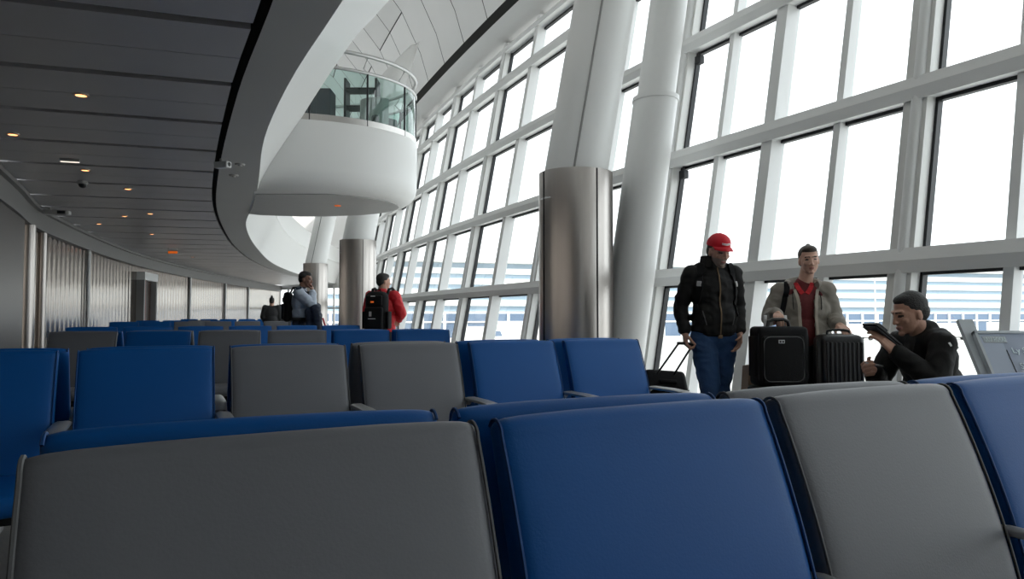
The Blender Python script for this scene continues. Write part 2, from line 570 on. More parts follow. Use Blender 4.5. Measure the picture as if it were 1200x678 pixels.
column(.69, 7.36, .40, 2.62, 7.6, 'steel clad column with white leaning shaft, widest in view, behind the two blue window-end seats')
column(spot(419, 15.5), 15.5, .41, 2.78, 7.1, 'steel clad column below the round balcony, beside person in red', fin=True)
column(spot(369.5, 22.8), 22.8, .40, 2.80, 7.4, 'slim looking steel clad column behind the man in pale shirt')
def white_prop():
    m = MB(); n = 32
    base = W(6.02, -.75, 0)
    root = empty('white_raking_column', base, 0, 'all white raking column with collar, standing close to the window wall', 'column')
    rings = []
    for z, r in ((0, .25), (1.5, .25), (3.55, .25)):
        c = U * .175 * z + V(0, 0, z)
        rings.append([c + V(r * math.cos(2 * PI * k / n), r * math.sin(2 * PI * k / n), 0) for k in range(n)])
    m.sweep(rings); m.build('lower_shaft', M['white'], root, smooth=True)
    m = MB(); rings = []
    for z, r in ((3.5, .215), (6.9, .215)):
        c = U * .175 * z + V(0, 0, z)
        rings.append([c + V(r * math.cos(2 * PI * k / n), r * math.sin(2 * PI * k / n), 0) for k in range(n)])
    m.sweep(rings); m.build('upper_shaft', M['white'], root, smooth=True)
    m = MB(); rings = []
    for z, r in ((3.52, .262), (3.57, .262)):
        c = U * .175 * z + V(0, 0, z)
        rings.append([c + V(r * math.cos(2 * PI * k / n), r * math.sin(2 * PI * k / n), 0) for k in range(n)])
    m.sweep(rings); m.build('collar', M['white'], root, smooth=True)
white_prop()

# ------------------------------------------------------------------ round balcony
def balcony():
    cx, cy = -4.2, 12.95; rx, ry = 2.37, 1.75
    root = empty('balcony', (cx, cy, 0), 0, 'white round balcony with curved glass and double handrail above the seats', 'balcony')
    n = 96
    def xmin(Yw, P=FB):
        for i in range(len(P) - 1):
            if P[i].y <= Yw < P[i + 1].y:
                return P[i].x + (P[i + 1].x - P[i].x) * (Yw - P[i].y) / (P[i + 1].y - P[i].y)
    def ring(z, ins, a0=None):
        out = []
        for k in range(n):
            x, y = (rx - ins) * math.cos(2 * PI * k / n), (ry - ins) * math.sin(2 * PI * k / n)
            out.append(V(max(x, xmin(cy + y) - cx - .05), y, z))
        return out
    m = MB()
    prof = [(ZC - .012, .30), (ZC + .015, .20), (ZC + .09, .09), (ZC + .2, .025), (ZC + .34, 0), (3.9, 0), (4.36, 0), (4.36, .2), (4.30, .25)]
    m.sweep([ring(z, i) for z, i in prof])
    m.build('drum', M['white'], root, smooth=True, angle=35)
    m = MB()
    ns = 15
    for k in range(ns):                                  # underside: metal strips
        y0 = -(ry - .34) + 2 * (ry - .34) * k / ns; y1 = y0 + 2 * (ry - .34) / ns - .012
        def xr(y):
            return (rx - .34) * math.sqrt(max(0, 1 - (y / (ry - .34)) ** 2))
        xa, xb = (max(-xr(y), xmin(cy + y) - cx - .02) for y in (y0, y1))
        if xa >= xr(y0) or xb >= xr(y1):
            continue
        q = [V(xa, y0, ZC - .03), V(xr(y0), y0, ZC - .03), V(xr(y1), y1, ZC - .03), V(xb, y1, ZC - .03)]
        m.slab(q, .02)
    m.build('underside', M['soffit'], root)
    def arc(z, ins, a0=-74, a1=110):
        return [V((rx - ins) * math.cos(math.radians(a0 + (a1 - a0) * k / 80)), (ry - ins) * math.sin(math.radians(a0 + (a1 - a0) * k / 80)), z) for k in range(81)]
    m = MB()
    m.disc((.9, -.1, ZC - .05), .06); m.build('downlight', M['orange'], root)
    m = MB(); m.sweep([[arc(z, i)[k] for z, i in ((4.36, .015), (4.47, .015), (4.47, .06), (4.36, .06))] for k in range(81)])
    m.build('base_rail', M['steel'], root, smooth=True)
    m = MB(); m.sweep([arc(4.45, .03), arc(5.28, .03)], closed=False); m.build('glass_screen', M['bglass'], root, smooth=True)
    m = MB(); m.tube(arc(5.30, .03), .028, 10); m.build('lower_handrail', M['alu'], root, smooth=True)
    m = MB(); m.tube(arc(5.60, .03), .034, 10); m.build('upper_handrail', M['alu'], root, smooth=True)
    for an in (-70, -44, -18, 8, 36, 66, 96):
        a = math.radians(an); c = V((rx - .03) * math.cos(a), (ry - .03) * math.sin(a), 0)
        m = MB(); m.tube([c + V(0, 0, 4.36), c + V(0, 0, 5.28)], .018, 8); m.build('post', M['darkmetal'], root, smooth=True)
        inn = c * .95
        m = MB(); m.tube([c + V(0, 0, 5.30), inn + V(0, 0, 5.4), c + V(0, 0, 5.58)], .014, 8); m.build('rail_bracket', M['alu'], root, smooth=True)
    # thing standing on the balcony deck
    cab = empty('display_cabinet', (cx + .42, cy - .1, 4.302), 0, 'dark grey cabinet standing behind the glass of the round balcony', 'cabinet')
    m = MB(); m.rbox((0, 0, .52), (.75, .4, 1.04), .012); m.build('body', mat('dark slate cabinet', (.03, .04, .055, 1), .4), cab)
    for x in (-.25, 0, .25):
        m = MB(); m.box((x, -.205, .52), (.235, .015, .98)); m.build('door', mat('slate door', (.045, .055, .075, 1), .35), cab)
    sh = empty('rack', (cx + 1.25, cy + .35, 4.302), 0, 'dark open rack of shelves behind the balcony glass', 'rack')
    for x in (-.3, .3):
        m = MB(); m.box((x, 0, .7), (.04, .35, 1.4)); m.build('side_panel', M['darkmetal'], sh)
    for z in (.15, .5, .85, 1.2):
        m = MB(); m.box((0, 0, z), (.56, .34, .03)); m.build('shelf', M['darkmetal'], sh)
    ch = empty('lounge_chair', (cx + 1.68, cy - .25, 4.302), 2.4, 'grey tub chair behind the balcony glass beside the dark rack', 'chair')
    m = MB(); m.rbox((0, 0, .38), (.55, .55, .16), .05); m.build('seat', M['greypipe'], ch, True)
    m = MB()
    R = [[V(math.cos(a) * r, math.sin(a) * r, z) for r, z in ((.33, .3), (.33, .78), (.27, .78), (.27, .3))] for a in [PI * k / 12 for k in range(13)]]
    m.sweep(R); m.build('backrest', M['plastic'], ch, True)
    for sx in (-.2, .2):
        for sy in (-.2, .2):
            m = MB(); m.tube([V(sx, sy, 0), V(sx * .9, sy * .9, .32)], .02, 8); m.build('leg', M['darkmetal'], ch)
balcony()

# ------------------------------------------------------------------ chairs
ZTOP = .948
def seat_profile_pts(h):
    """closed side profile (y,z) of the backrest, h half-thickness scale"""
    pts = []
    zb, zt = .43, ZTOP - .026
    n = 12
    def cen(s):
        return .150 * (1 - s) + .012 * math.sin(PI * s), zb + (zt - zb) * s
    th = .027 * h
    front = []; back = []
    for k in range(n + 1):
        s = k / n; y, z = cen(s)
        puff = .010 * math.sin(PI * s) ** .6 * h
        front.append((y + th + puff, z)); back.append((y - th - puff * .3, z))
    y, z = cen(1)
    top = [(y + th * math.cos(a), z + th * .95 * math.sin(a)) for a in [PI * k / 8 for k in range(1, 8)]]
    y, z = cen(0)
    bot = [(y - th * math.cos(a), z - th * math.sin(a)) for a in [PI * k / 6 for k in range(1, 6)]]
    return front + top + back[::-1] + bot
def pad_mesh(profile, hw, zmid):
    xs = [(-hw, .34), (-hw + .003, .58), (-hw + .010, .76), (-hw + .024, .87), (-hw + .05, .95), (-hw + .09, 1.0), (-hw * .5, 1.05), (0, 1.07)]
    xs = xs + [(-x, h) for x, h in xs[-2::-1]]
    return [[V(x, y, z) for y, z in profile(h)] for x, h in xs]
def cushion_profile(h):
    pts = []
    t = .038 * h; cz = .425
    n = 10
    top = [(.12 + .46 * k / n, cz + t + .012 * h * math.sin(PI * k / n) - .012 * (1 - k / n)) for k in range(n + 1)]
    fr = [(.58 + t * math.sin(a), cz + t * math.cos(a)) for a in [PI * k / 8 for k in range(1, 8)]]
    bt = [(.58 - .46 * k / n, cz - t - .012 * (k / n)) for k in range(n + 1)]
    bk = [(.12 - t * math.sin(a), cz - .012 - t * math.cos(a)) for a in [PI * k / 6 for k in range(1, 6)]]
    return top + fr + bt + bk
HW = .276
def make_chair(c, gap):
    root = empty('airport_chair', (0, 0, 0))
    m = MB(); m.sweep(pad_mesh(seat_profile_pts, HW, .7)); bk = m.build('backrest', M[c], root, True, 60)
    prof = seat_profile_pts(.80)
    for sx in (-1, 1):
        m = MB(); m.tube([V(sx * (HW - .004), y, z) for y, z in prof[:20]], .003, 6)
        m.build('piping', M[c + 'pipe'], bk, True)
    m = MB(); m.sweep(pad_mesh(cushion_profile, HW, .4)); m.build('seat', M[c], root, True, 60)
    for sx in (-.2, .2):
        m = MB()
        m.sweep([[V(sx + k, y, z) for y, z in ((.12, .45), (.12, .362), (.51, .362), (.51, .382), (.15, .382), (.15, .45))] for k in (-.025, .025)])
        m.build('bracket', M['darkmetal'], root)
    # armrest on the far side of the seat (local -x = the sitter's left)
    m = MB(); x = -(HW + gap / 2); aw = gap * .46
    pts = [V(x, .03, 0.608), V(x, .07, 0.636), V(x, .12, 0.646), V(x, .30, 0.648), V(x, .42, 0.644), V(x, .455, 0.630), V(x, .46, 0.608)]
    rings = []
    for i, p in enumerate(pts):
        t = (pts[min(i + 1, 6)] - pts[max(i - 1, 0)]).normalized(); nn = V(0, -t.z, t.y)
        w = aw
        rings.append([p + V(-w, 0, 0) + nn * .004, p + V(-w * .6, 0, 0) + nn * .010, p + V(w * .6, 0, 0) + nn * .010, p + V(w, 0, 0) + nn * .004, p + V(w, 0, 0) - nn * .008, p + V(-w, 0, 0) - nn * .008])
    m.sweep(rings)
    ar = m.build('armrest', M['arm'], root, True, 50)
    for q, r in (((.03, .612, .06, .50, .16, .40), .012), ((.46, .612, .42, .49, .36, .40), .012)):
        m = MB(); m.tube([V(x, q[0], q[1]), V(x, q[2], q[3]), V(x, q[4], q[5])], min(r, aw * .9), 8)
        m.build('armrest_bracket', M['alu'], ar, True)
    return root
PROTO = {}
def chair(c, loc, rz, label, group, gap=.068):
    if (c, gap) not in PROTO:
        PROTO[c, gap] = make_chair(c, gap); o = PROTO[c, gap]
    else:
        o = copy_tree(PROTO[c, gap])
    o.location = loc; o.rotation_euler = (0, 0, rz)
    return tag(o, label, 'chair', group)
CN = {'b': 'blue', 'g': 'grey'}
ORD = ['first', 'second', 'third', 'fourth', 'fifth', 'sixth', 'seventh', 'eighth']
def row(name, p0, ang, pitch, cols, face, n0=0, dz=0):
    """p0: top edge of seat number 0 at its end nearest the corridor; face: 'camera' or 'away'"""
    a = math.radians(ang); u = V(math.cos(a), math.sin(a), 0)
    tot = len(cols)
    for i, c in enumerate(cols):
        n = i + n0
        p = V(p0[0], p0[1], 0) + u * (pitch * n + HW)
        pos = 'first from wall end' if i == 0 else ('at window end' if i == tot - 1 else ORD[i] + ' from wall end')
        if face == 'camera':
            rz = a + PI
            lab = '%s leather chair, %s of %s, front to camera' % (CN[c], pos, name)
        else:
            rz = a
            lab = '%s chair on %s, %s, rear to camera' % (CN[c], name, pos)
        chair(CN[c], (p.x, p.y, dz), rz, lab, '%s chairs' % name, .030 if pitch < .6 else .068)
    # the beam and legs that carry this side of the bench
    L = pitch * tot
    b0 = V(p0[0], p0[1], 0) + u * (pitch * n0)
    root = empty('bench_rail', b0, a, 'dark steel rail on splayed feet under the chairs of %s' % name, 'bench rail', 'seat rails')
    s = -1 if face == 'camera' else 1
    m = MB(); m.box((L / 2, s * .34, .335 + dz), (L, .07, .05)); m.build('rail', M['darkmetal'], root)
    k = max(2, int(L / 1.3) + 1)
    for i in range(k):
        x = .2 + (L - .4) * i / (k - 1)
        m = MB(); m.box((x, s * .34, .17), (.05, .06, .30)); m.rbox((x, s * .34, .0175), (.06, .46, .035), .012)
        m.build('leg', M['alu'], root)
row('first bench', (-.545, .760), 27.6, .583, 'gbgb', 'camera')
row('far side of first bench', (-.631, .922), 24.5, .583, 'bbgb', 'away', dz=-.002)
row('second bench', (-1.905, 3.0), 26.9, .62, 'bbggbb', 'camera', n0=-1)
row('far side of second bench', (-1.99, 3.2), 26.9, .62, 'bbbgbb', 'away', n0=-1)
row('third bench', (-4.17, 6.16), 16, .62, 'gbggbb', 'camera')
row('far side of third bench', (-4.25, 6.38), 16, .62, 'bggbbb', 'away')
row('the all blue fourth bench', (-5.48, 8.39), 27.8, .62, 'bbbbbb', 'camera')
row('fifth bench', (-8.60, 14.6), 24, .62, 'bbggggb', 'camera')
row('sixth bench', (-9.9, 18.0), 22, .62, 'bbgbb', 'camera')
row('seventh bench', (-11.4, 23.5), 20, .62, 'bbbbbb', 'camera')

# ------------------------------------------------------------------ people
def ell(c, r, R=None):
    return ('e', Vector(c), Vector(r), R)
def cap(a, b, r0, r1=None, flat=None):
    return ('c', Vector(a), Vector(b), r0, r0 if r1 is None else r1, flat)
def chain(pts, rs):
    return [cap(pts[i], pts[i + 1], rs[i], rs[i + 1]) for i in range(len(pts) - 1)]
def prim_mesh(mb, p, n=20, h=10):
    if p[0] == 'e':
        _, c, r, R = p
        rings = []
        for i in range(1, h * 2):
            a = -PI / 2 + PI * i / (h * 2)
            ring = []
            for k in range(n):
                q = 2 * PI * k / n
                v = V(r.x * math.cos(a) * math.cos(q), r.y * math.cos(a) * math.sin(q), r.z * math.sin(a))
                ring.append(c + (R @ v if R is not None else v))
            rings.append(ring)
        mb.sweep(rings)
    else:
        _, a, b, r0, r1, flat = p
        d = b - a; L = d.length
        if L < 1e-5:
            return
        d.normalize()
        x = d.cross(V(0, 0, 1) if abs(d.z) < .9 else V(1, 0, 0)).normalized(); y = x.cross(d)
        rings = []
        def ringat(c, r):
            return [c + x * (r * math.cos(2 * PI * k / n)) + y * (r * math.sin(2 * PI * k / n)) for k in range(n)]
        for i in range(1, 7):
            t = -PI / 2 + PI / 2 * i / 6
            rings.append(ringat(a + d * (r0 * math.sin(t)), r0 * math.cos(t)))
        for i in range(0, 6):
            t = PI / 2 * i / 6
            rings.append(ringat(b + d * (r1 * math.sin(t)), r1 * math.cos(t)))
        mb.sweep(rings)
def blob(name, prims, mt, parent, voxel=.008, smooth=3, sub=None, cutz=None, cutx=.24, fold=0):
    """one continuous closed surface grown round the given round shapes"""
    mb = MB()
    for p in prims:
        prim_mesh(mb, p)
    me = bpy.data.meshes.new(name); me.from_pydata(mb.v, [], mb.f); me.update()
    bm = bmesh.new(); bm.from_mesh(me); bmesh.ops.recalc_face_normals(bm, faces=bm.faces); bm.to_mesh(me); bm.free()
    o = bpy.data.objects.new(name, me); COL.objects.link(o)
    r = o.modifiers.new('r', 'REMESH'); r.mode = 'VOXEL'; r.voxel_size = voxel
    sm = o.modifiers.new('s', 'SMOOTH'); sm.factor = .5; sm.iterations = smooth
    bpy.context.view_layer.update()
    dg = bpy.context.evaluated_depsgraph_get()
    nm = bpy.data.meshes.new_from_object(o.evaluated_get(dg), depsgraph=dg)
    o.modifiers.clear(); o.data = nm; nm.name = name
    bpy.data.meshes.remove(me)
    bm = bmesh.new(); bm.from_mesh(nm)
    if fold:                                            # folds of the cloth, real relief
        bm.normal_update()
        for v in bm.verts:
            q = v.co
            a = noise.noise(V(q.x * 9 + q.z * 5, q.y * 9, q.z * 15 - q.x * 6)); b = noise.noise(V(q.x * 22, q.y * 22 + 7, q.z * 16))
            v.co = q + v.normal * fold * ((1 - 2 * abs(a)) * .8 - .3 + b * .4)
    if sub:
        dead = [v for v in bm.verts if sub(v.co)]
        bmesh.ops.delete(bm, geom=dead, context='VERTS')
    if cutz is not None:
        fs = [f for f in bm.faces if abs(f.calc_center_median().x) < cutx and f.calc_center_median().z < cutz + .1]
        vs = {v for f in fs for v in f.verts}; es = {e for f in fs for e in f.edges}
        bmesh.ops.bisect_plane(bm, geom=list(vs) + list(es) + fs, plane_co=(0, 0, cutz), plane_no=(0, 0, 1), clear_inner=True)
    bm.to_mesh(nm); bm.free()
    for m in (mt if isinstance(mt, (list, tuple)) else [mt]):
        nm.materials.append(m)
    nm.polygons.foreach_set('use_smooth', [True] * len(nm.polygons))
    if parent is not None:
        o.parent = parent
    return o
def bvh_of(*objs):
    vs = []; ps = []
    for o in objs:
        b = len(vs)
        vs += [v.co.copy() for v in o.data.vertices]
        ps += [tuple(b + i for i in p.vertices) for p in o.data.polygons]
    return BVHTree.FromPolygons(vs, ps)
def onsurf(tree, p, d):
    """first hit on the cloth from outside, along d towards the body"""
    h = tree.ray_cast(Vector(p) - Vector(d) * .6, Vector(d), 1.5)
    return (h[0], h[1]) if h[0] is not None else (None, None)
def ribbon(name, tree, pts, d, w, t, mt, parent, lift=.002, n=24):
    """a strap or tape that follows the cloth: pts are (x, z) on a plane facing d"""
    P = spline([V(*p) if len(p) == 3 else V(p[0], 0, p[1]) for p in pts], max(2, n // (len(pts) - 1)))
    rings = []
    for i, p in enumerate(P):
        h, nr = onsurf(tree, p, d)
        if h is None:
            continue
        if nr.dot(Vector(d)) > 0:
            nr = -nr
        tg = (P[min(i + 1, len(P) - 1)] - P[max(i - 1, 0)]).normalized()
        a = tg.cross(nr).normalized()
        c = h + nr * lift
        rings.append([c - a * w / 2, c - a * w / 2 + nr * t, c + a * w / 2 + nr * t, c + a * w / 2])
    if len(rings) < 2:
        return None
    m = MB(); m.sweep(rings)
    return m.build(name, mt, parent, True, 50)

def head_prims(c, yaw=0, pitch=0, roll=0, s=1.0, jaw=1.0):
    R = Euler((pitch, roll, yaw), 'XYZ').to_matrix()
    R = Matrix.Rotation(yaw, 3, 'Z') @ Matrix.Rotation(pitch, 3, 'X') @ Matrix.Rotation(roll, 3, 'Y')
    def P(x, y, z):
        return Vector(c) + R @ (V(x, y, z) * s)
    def E_(x, y, z, a, b, d):
        return ell(P(x, y, z), (a * s, b * s, d * s), R)
    pr = [E_(0, -.018, .038, .075, .096, .088), E_(0, .022, -.012, .066, .074, .092), E_(0, .040, -.072, .046 * jaw, .044, .040),
          E_(0, .030, -.050, .058 * jaw, .055, .05),
          cap(P(0, .090, .014), P(0, .110, -.029), .008 * s, .0105 * s), E_(.010, .099, -.033, .009, .010, .0075), E_(-.010, .099, -.033, .009, .010, .0075),
          cap(P(-.040, .074, .030), P(-.012, .087, .028), .011 * s), cap(P(.040, .074, .030), P(.012, .087, .028), .011 * s),
          E_(.038, .064, -.022, .021, .02, .020), E_(-.038, .064, -.022, .021, .02, .020),
          E_(0, .090, -.060, .024, .012, .007), E_(0, .088, -.070, .020, .012, .008), E_(0, .080, -.098, .022, .018, .016),
          E_(.074, -.005, -.012, .009, .020, .029), E_(-.074, -.005, -.012, .009, .020, .029)]
    return pr, P, R
def paint_head(o, P, R, c, s=1.0, stub=False, r=.19):
    """give the face its eyes, brows, lips (material slots 1 eye, 2 lip, 3 stubble)"""
    Ri = R.transposed(); me = o.data; cc = Vector(c)
    for p in me.polygons:
        d = p.center - cc
        if d.length > r * s:
            continue
        q = (Ri @ d) / s
        mi = 0
        if q.y > .055:
            ax = abs(q.x)
            if ((ax - .032) / .0145) ** 2 + ((q.z - .007) / .0065) ** 2 < 1:
                mi = 1
            elif .012 < ax < .046 and abs(q.z - (.029 - (ax - .03) ** 2 * 6)) < .0038:
                mi = 1
            elif ax < .023 and abs(q.z + .064) < .008 and q.y > .085:
                mi = 2
        if stub and mi == 0 and q.y > .0 and q.z < -.040 and not (abs(q.x) < .014 and q.z > -.045):
            mi = 3
        p.material_index = mi
def hair_blob(name, P, R, s, mt, parent, extra=(), voxel=.007, top=1.0, crop=False):
    def E_(x, y, z, a, b, d):
        return ell(P(x, y, z), (a * s, b * s, d * s), R)
    pr = [E_(0, -.026, .047, .079, .095, .088 * top), E_(0, -.048, .0, .073, .068, .075), E_(0, .005, .088, .062, .080, .042 * top)] + [E_(*e) for e in extra]
    if crop:
        pr = [E_(0, -.0235, .046, .0785, .0955, .088), E_(0, -.050, .004, .073, .066, .070), E_(0, .002, .090, .060, .070, .036)]
    return blob(name, pr, mt, parent, voxel, 2)

def hand_prims(wrist, d, palm, side, curl=(.5, .6, .5), spread=.06, s=1.0, thumb=.5, thumb_in=.3):
    """palm and five separate fingers. d: from wrist to knuckles, palm: direction the palm faces, side: direction of the thumb"""
    d = Vector(d).normalized(); palm = (Vector(palm) - d * Vector(palm).dot(d)).normalized()
    a = d.cross(palm)
    if a.dot(Vector(side)) < 0:
        a = -a
    w = Vector(wrist); pr = []
    L = .088 * s
    for k, off in enumerate((.030, .010, -.010, -.029)):
        kn = w + d * (L * (1, 1.03, .99, .92)[k]) + a * off * s
        pr.append(cap(w + a * off * .55 * s, kn, .0155 * s, .0120 * s))
        ln = (.041, .046, .043, .034)[k] * s
        dirv = (d + a * (spread * (1.5 - k) * .6)).normalized()
        p = kn; ang = 0
        for j, f in enumerate((1, .68, .52)):
            ang += curl[j]
            dd = dirv * math.cos(ang) + palm * math.sin(ang)
            q = p + dd * ln * f
            pr.append(cap(p, q, (.0098, .0090, .0082)[j] * s, (.0090, .0082, .0074)[j] * s))
            p = q
    t0 = w + d * .022 * s + a * .022 * s + palm * .006 * s
    t1 = t0 + (d * .55 + a * .75 + palm * thumb_in).normalized() * .043 * s
    t2 = t1 + (d * .85 + a * .25 * (1 - thumb) + palm * (thumb + .1)).normalized() * .034 * s
    t3 = t2 + (d * .75 + palm * (thumb + .35) - a * .2 * thumb).normalized() * .027 * s
    pr += [cap(t0, t1, .0165 * s, .012 * s), cap(t1, t2, .0115 * s, .0100 * s), cap(t2, t3, .0100 * s, .0080 * s)]
    return pr

def shoe(name, ankle, toe, parent, mt):
    a = Vector(ankle); t = Vector(toe); d = (t - a); d.z = 0; d.normalize()
    heel = V(a.x, a.y, 0) - d * .055
    tip = V(a.x, a.y, 0) + d * .20
    pr = [cap(heel + V(0, 0, .042), heel + d * .12 + V(0, 0, .045), .040, .042), cap(heel + d * .10 + V(0, 0, .040), tip + V(0, 0, .034), .042, .033), cap(heel + d * .03 + V(0, 0, .06), heel + d * .05 + V(0, 0, .10), .042, .046)]
    m = blob(name, pr, mt, parent, .009, 2)
    for v in m.data.vertices:
        if v.co.z < .004:
            v.co.z = .004
    return m

# ---- the man in the red cap
def red_cap_man():
    Y = 5.42
    th = math.radians(187)
    root = empty('person', (spot(836, Y), Y, 0), th, 'man in red cap and black zip jacket walking past the windows, pulling a small suitcase', 'person')
    hc = V(-.02, .065, 1.595)
    hp, P, R = head_prims(hc, yaw=.16, pitch=-.30)
    skin = [M['skin2'], M['eye'], M['lip'], M['stubble']]
    sh = [V(.175, -.01, 1.425), V(-.175, -.01, 1.425)]
    el = [V(.240, -.08, 1.17), V(-.235, -.08, 1.17)]
    wr = [V(.245, .02, .955), V(-.185, .06, .955)]
    body = hp + [cap((0, -.015, 1.36), hc + V(.0, -.03, -.05), .062, .056), ell((0, -.01, 1.22), (.15, .10, .22)), ell((0, 0, .98), (.145, .10, .15))]
    for k in (0, 1):
        body += chain([sh[k], el[k], wr[k]], [.05, .042, .030])
        body += [cap(sh[k], (0, -.01, 1.34), .05, .07)]
    hips = [V(.09, 0, .91), V(-.09, 0, .91)]; kn = [V(.075, .10, .52), V(-.06, -.03, .50)]; an = [V(-.02, .06, .10), V(-.07, -.28, .14)]
    for k in (0, 1):
        body += chain([hips[k], kn[k], an[k]], [.075, .052, .040]) + [cap(hips[k], (0, 0, 1.0), .08, .1)]
        body += [cap(an[k], an[k] + V(0, .12, -.05), .035, .03)]
    body += hand_prims(wr[0], (-.02, .10, -1), (-1, .1, 0), (0, 1, 0), (.75, 1.1, .8))
    body += hand_prims(wr[1], (.25, .35, -1), (1, .1, .2), (0, 1, 0), (.3, .4, .3))
    b = blob('body', body, skin, root, .005, 3)
    paint_head(b, P, R, hc, stub=True)
    hair_blob('hair', P, R, 1.0, M['hairbrown'], root, voxel=.006, top=.8)
    # trousers
    tr = [ell((0, 0, .94), (.172, .118, .12)), ell((0, -.03, .90), (.165, .115, .10))]
    for k in (0, 1):
        tr += chain([hips[k], (hips[k] + kn[k]) / 2, kn[k], (kn[k] + an[k]) / 2 + V(0, -.015, 0), an[k] + V(0, 0, -.03)], [.105, .092, .078, .070, .066])
    t = blob('jeans', tr, M['jeans'], root, .008, 4, fold=0.008)
    shoe('shoe', an[0] + V(0, 0, 0), an[0] + V(0, .2, 0), root, M['shoe'])
    so = shoe('shoe', an[1], an[1] + V(0, .2, 0), root, M['shoe'])
    # jacket
    jk = [ell((0, 0, 1.29), (.185, .130, .20)), ell((0, .005, 1.08), (.180, .138, .20)), ell((0, .0, .99), (.180, .136, .12)), cap(sh[0] + V(-.02, 0, -.01), sh[1] + V(.02, 0, -.01), .066, .066), cap((.10, -.01, 1.445), (-.10, -.01, 1.445), .070), cap((0, -.02, 1.44), (0, -.012, 1.485), .10, .088)]
    for k in (0, 1):
        s1 = wr[k] + (el[k] - wr[k]).normalized() * .03
        jk += chain([sh[k], (sh[k] + el[k]) / 2, el[k], (el[k] + s1) / 2, s1], [.070, .068, .064, .056, .048])
    j = blob('jacket', jk, M['jacketblack'], root, .008, 3, fold=0.009, cutz=.915, cutx=.165)
    so2 = j.modifiers.new('thick', 'SOLIDIFY'); so2.thickness = .006
    tree = bvh_of(j)
    f = (0, -1, 0)
    col = []
    m = MB(); rings = []
    for i in range(25):                                     # stand-up collar, open at the throat
        a = math.radians(118 + 304 * i / 24)
        r = .088
        c = V(math.cos(a) * r, math.sin(a) * r * .95 - .008, 1.475)
        o = V(math.cos(a), math.sin(a), 0)
        rings.append([c - o * .004, c - o * .008 + V(0, 0, .085), c + o * .006 + V(0, 0, .09), c + o * .020 + V(0, 0, .0)])
    m.sweep(rings); m.build('collar', M['jacketblack'], j, True)
    ribbon('zip', tree, [(0.0, 1.47), (0.0, 1.2), (.0, 1.0), (.0, .925)], f, .009, .004, M['zip'], j)
    ribbon('hem_band', tree, [(-.155, .945), (-.07, .943), (0, .942), (.07, .943), (.155, .945)], f, .022, .004, M['jacketblack'], j)
    for sx in (-1, 1):
        ribbon('pocket_zip', tree, [(sx * .13, 1.13), (sx * .105, 1.02)], f, .008, .003, M['greypipe'], j)
        ribbon('backpack_strap', tree, [(sx * .115, 1.50), (sx * .13, 1.43), (sx * .143, 1.32), (sx * .155, 1.18), (sx * .175, 1.08)], f, .050, .010, M['cloth'], j, n=30)
        ribbon('strap_buckle', tree, [(sx * .142, 1.355), (sx * .145, 1.32)], f, .034, .017, M['plastic'], j)
    m = MB(); m.rbox((.0, .122, .93), (.035, .02, .03), .006); m.build('belt_buckle', M['zip'], t, True)
    # cap with a peak and a winged badge
    Rm = R.to_4x4()
    cp = [ell(P(0, -.018, .052), (.087, .107, .084), R), ell(P(0, -.01, .068), (.085, .100, .078), R)]
    crown = blob('cap', cp, M['redcap'], root, .006, 3, sub=lambda v: (R.transposed() @ (v - hc)).z < .040 - (R.transposed() @ (v - hc)).y * .02)
    m = MB(); rings = []
    for i in range(17):
        x = -.076 + .152 * i / 16
        yb = .088 * math.sqrt(max(0, 1 - (x / .088) ** 2)) - .012; yf = yb + .075 * math.sqrt(max(.02, 1 - (x / .080) ** 2))
        zc = .040 + .010 * math.cos(x * 18)
        rings.append([P(x, yb - .01, zc), P(x, yb - .01, zc + .006), P(x, (yb + yf) / 2, zc + .002), P(x, yf, zc - .014), P(x, yf, zc - .018), P(x, (yb + yf) / 2, zc - .003)])
    m.sweep(rings); m.build('peak', M['redcap'], crown, True, 60)
    m = MB(); m.rbox(P(0, -.018, .145), (.014, .014, .008), .003); m.build('button', M['redcap'], crown)
    tc = bvh_of(crown)
    fwd = R @ V(0, -1, -.1)
    for k, (w, z0) in enumerate(((.006, .094), (.005, .086))):
        pts = [hc + R @ V(x, .25, z0 + abs(x) * .12) for x in (-.034, -.017, 0, .017, .034)]
        ribbon('badge', tc, pts, fwd, w, .004, M['silver'], crown)
    bp = empty('x')
    bpy.data.objects.remove(bp)
    # small trolley suitcase behind him, held by its handle
    wm = root.matrix_basis if False else Matrix.Translation(root.location) @ Matrix.Rotation(th, 4, 'Z')
    hand = wm @ (wr[0] + V(-.0, .012, -.085))
    trolley_case('small black trolley suitcase on two wheels pulled by man in red cap', (spot(781, 5.75), 5.75), hand)
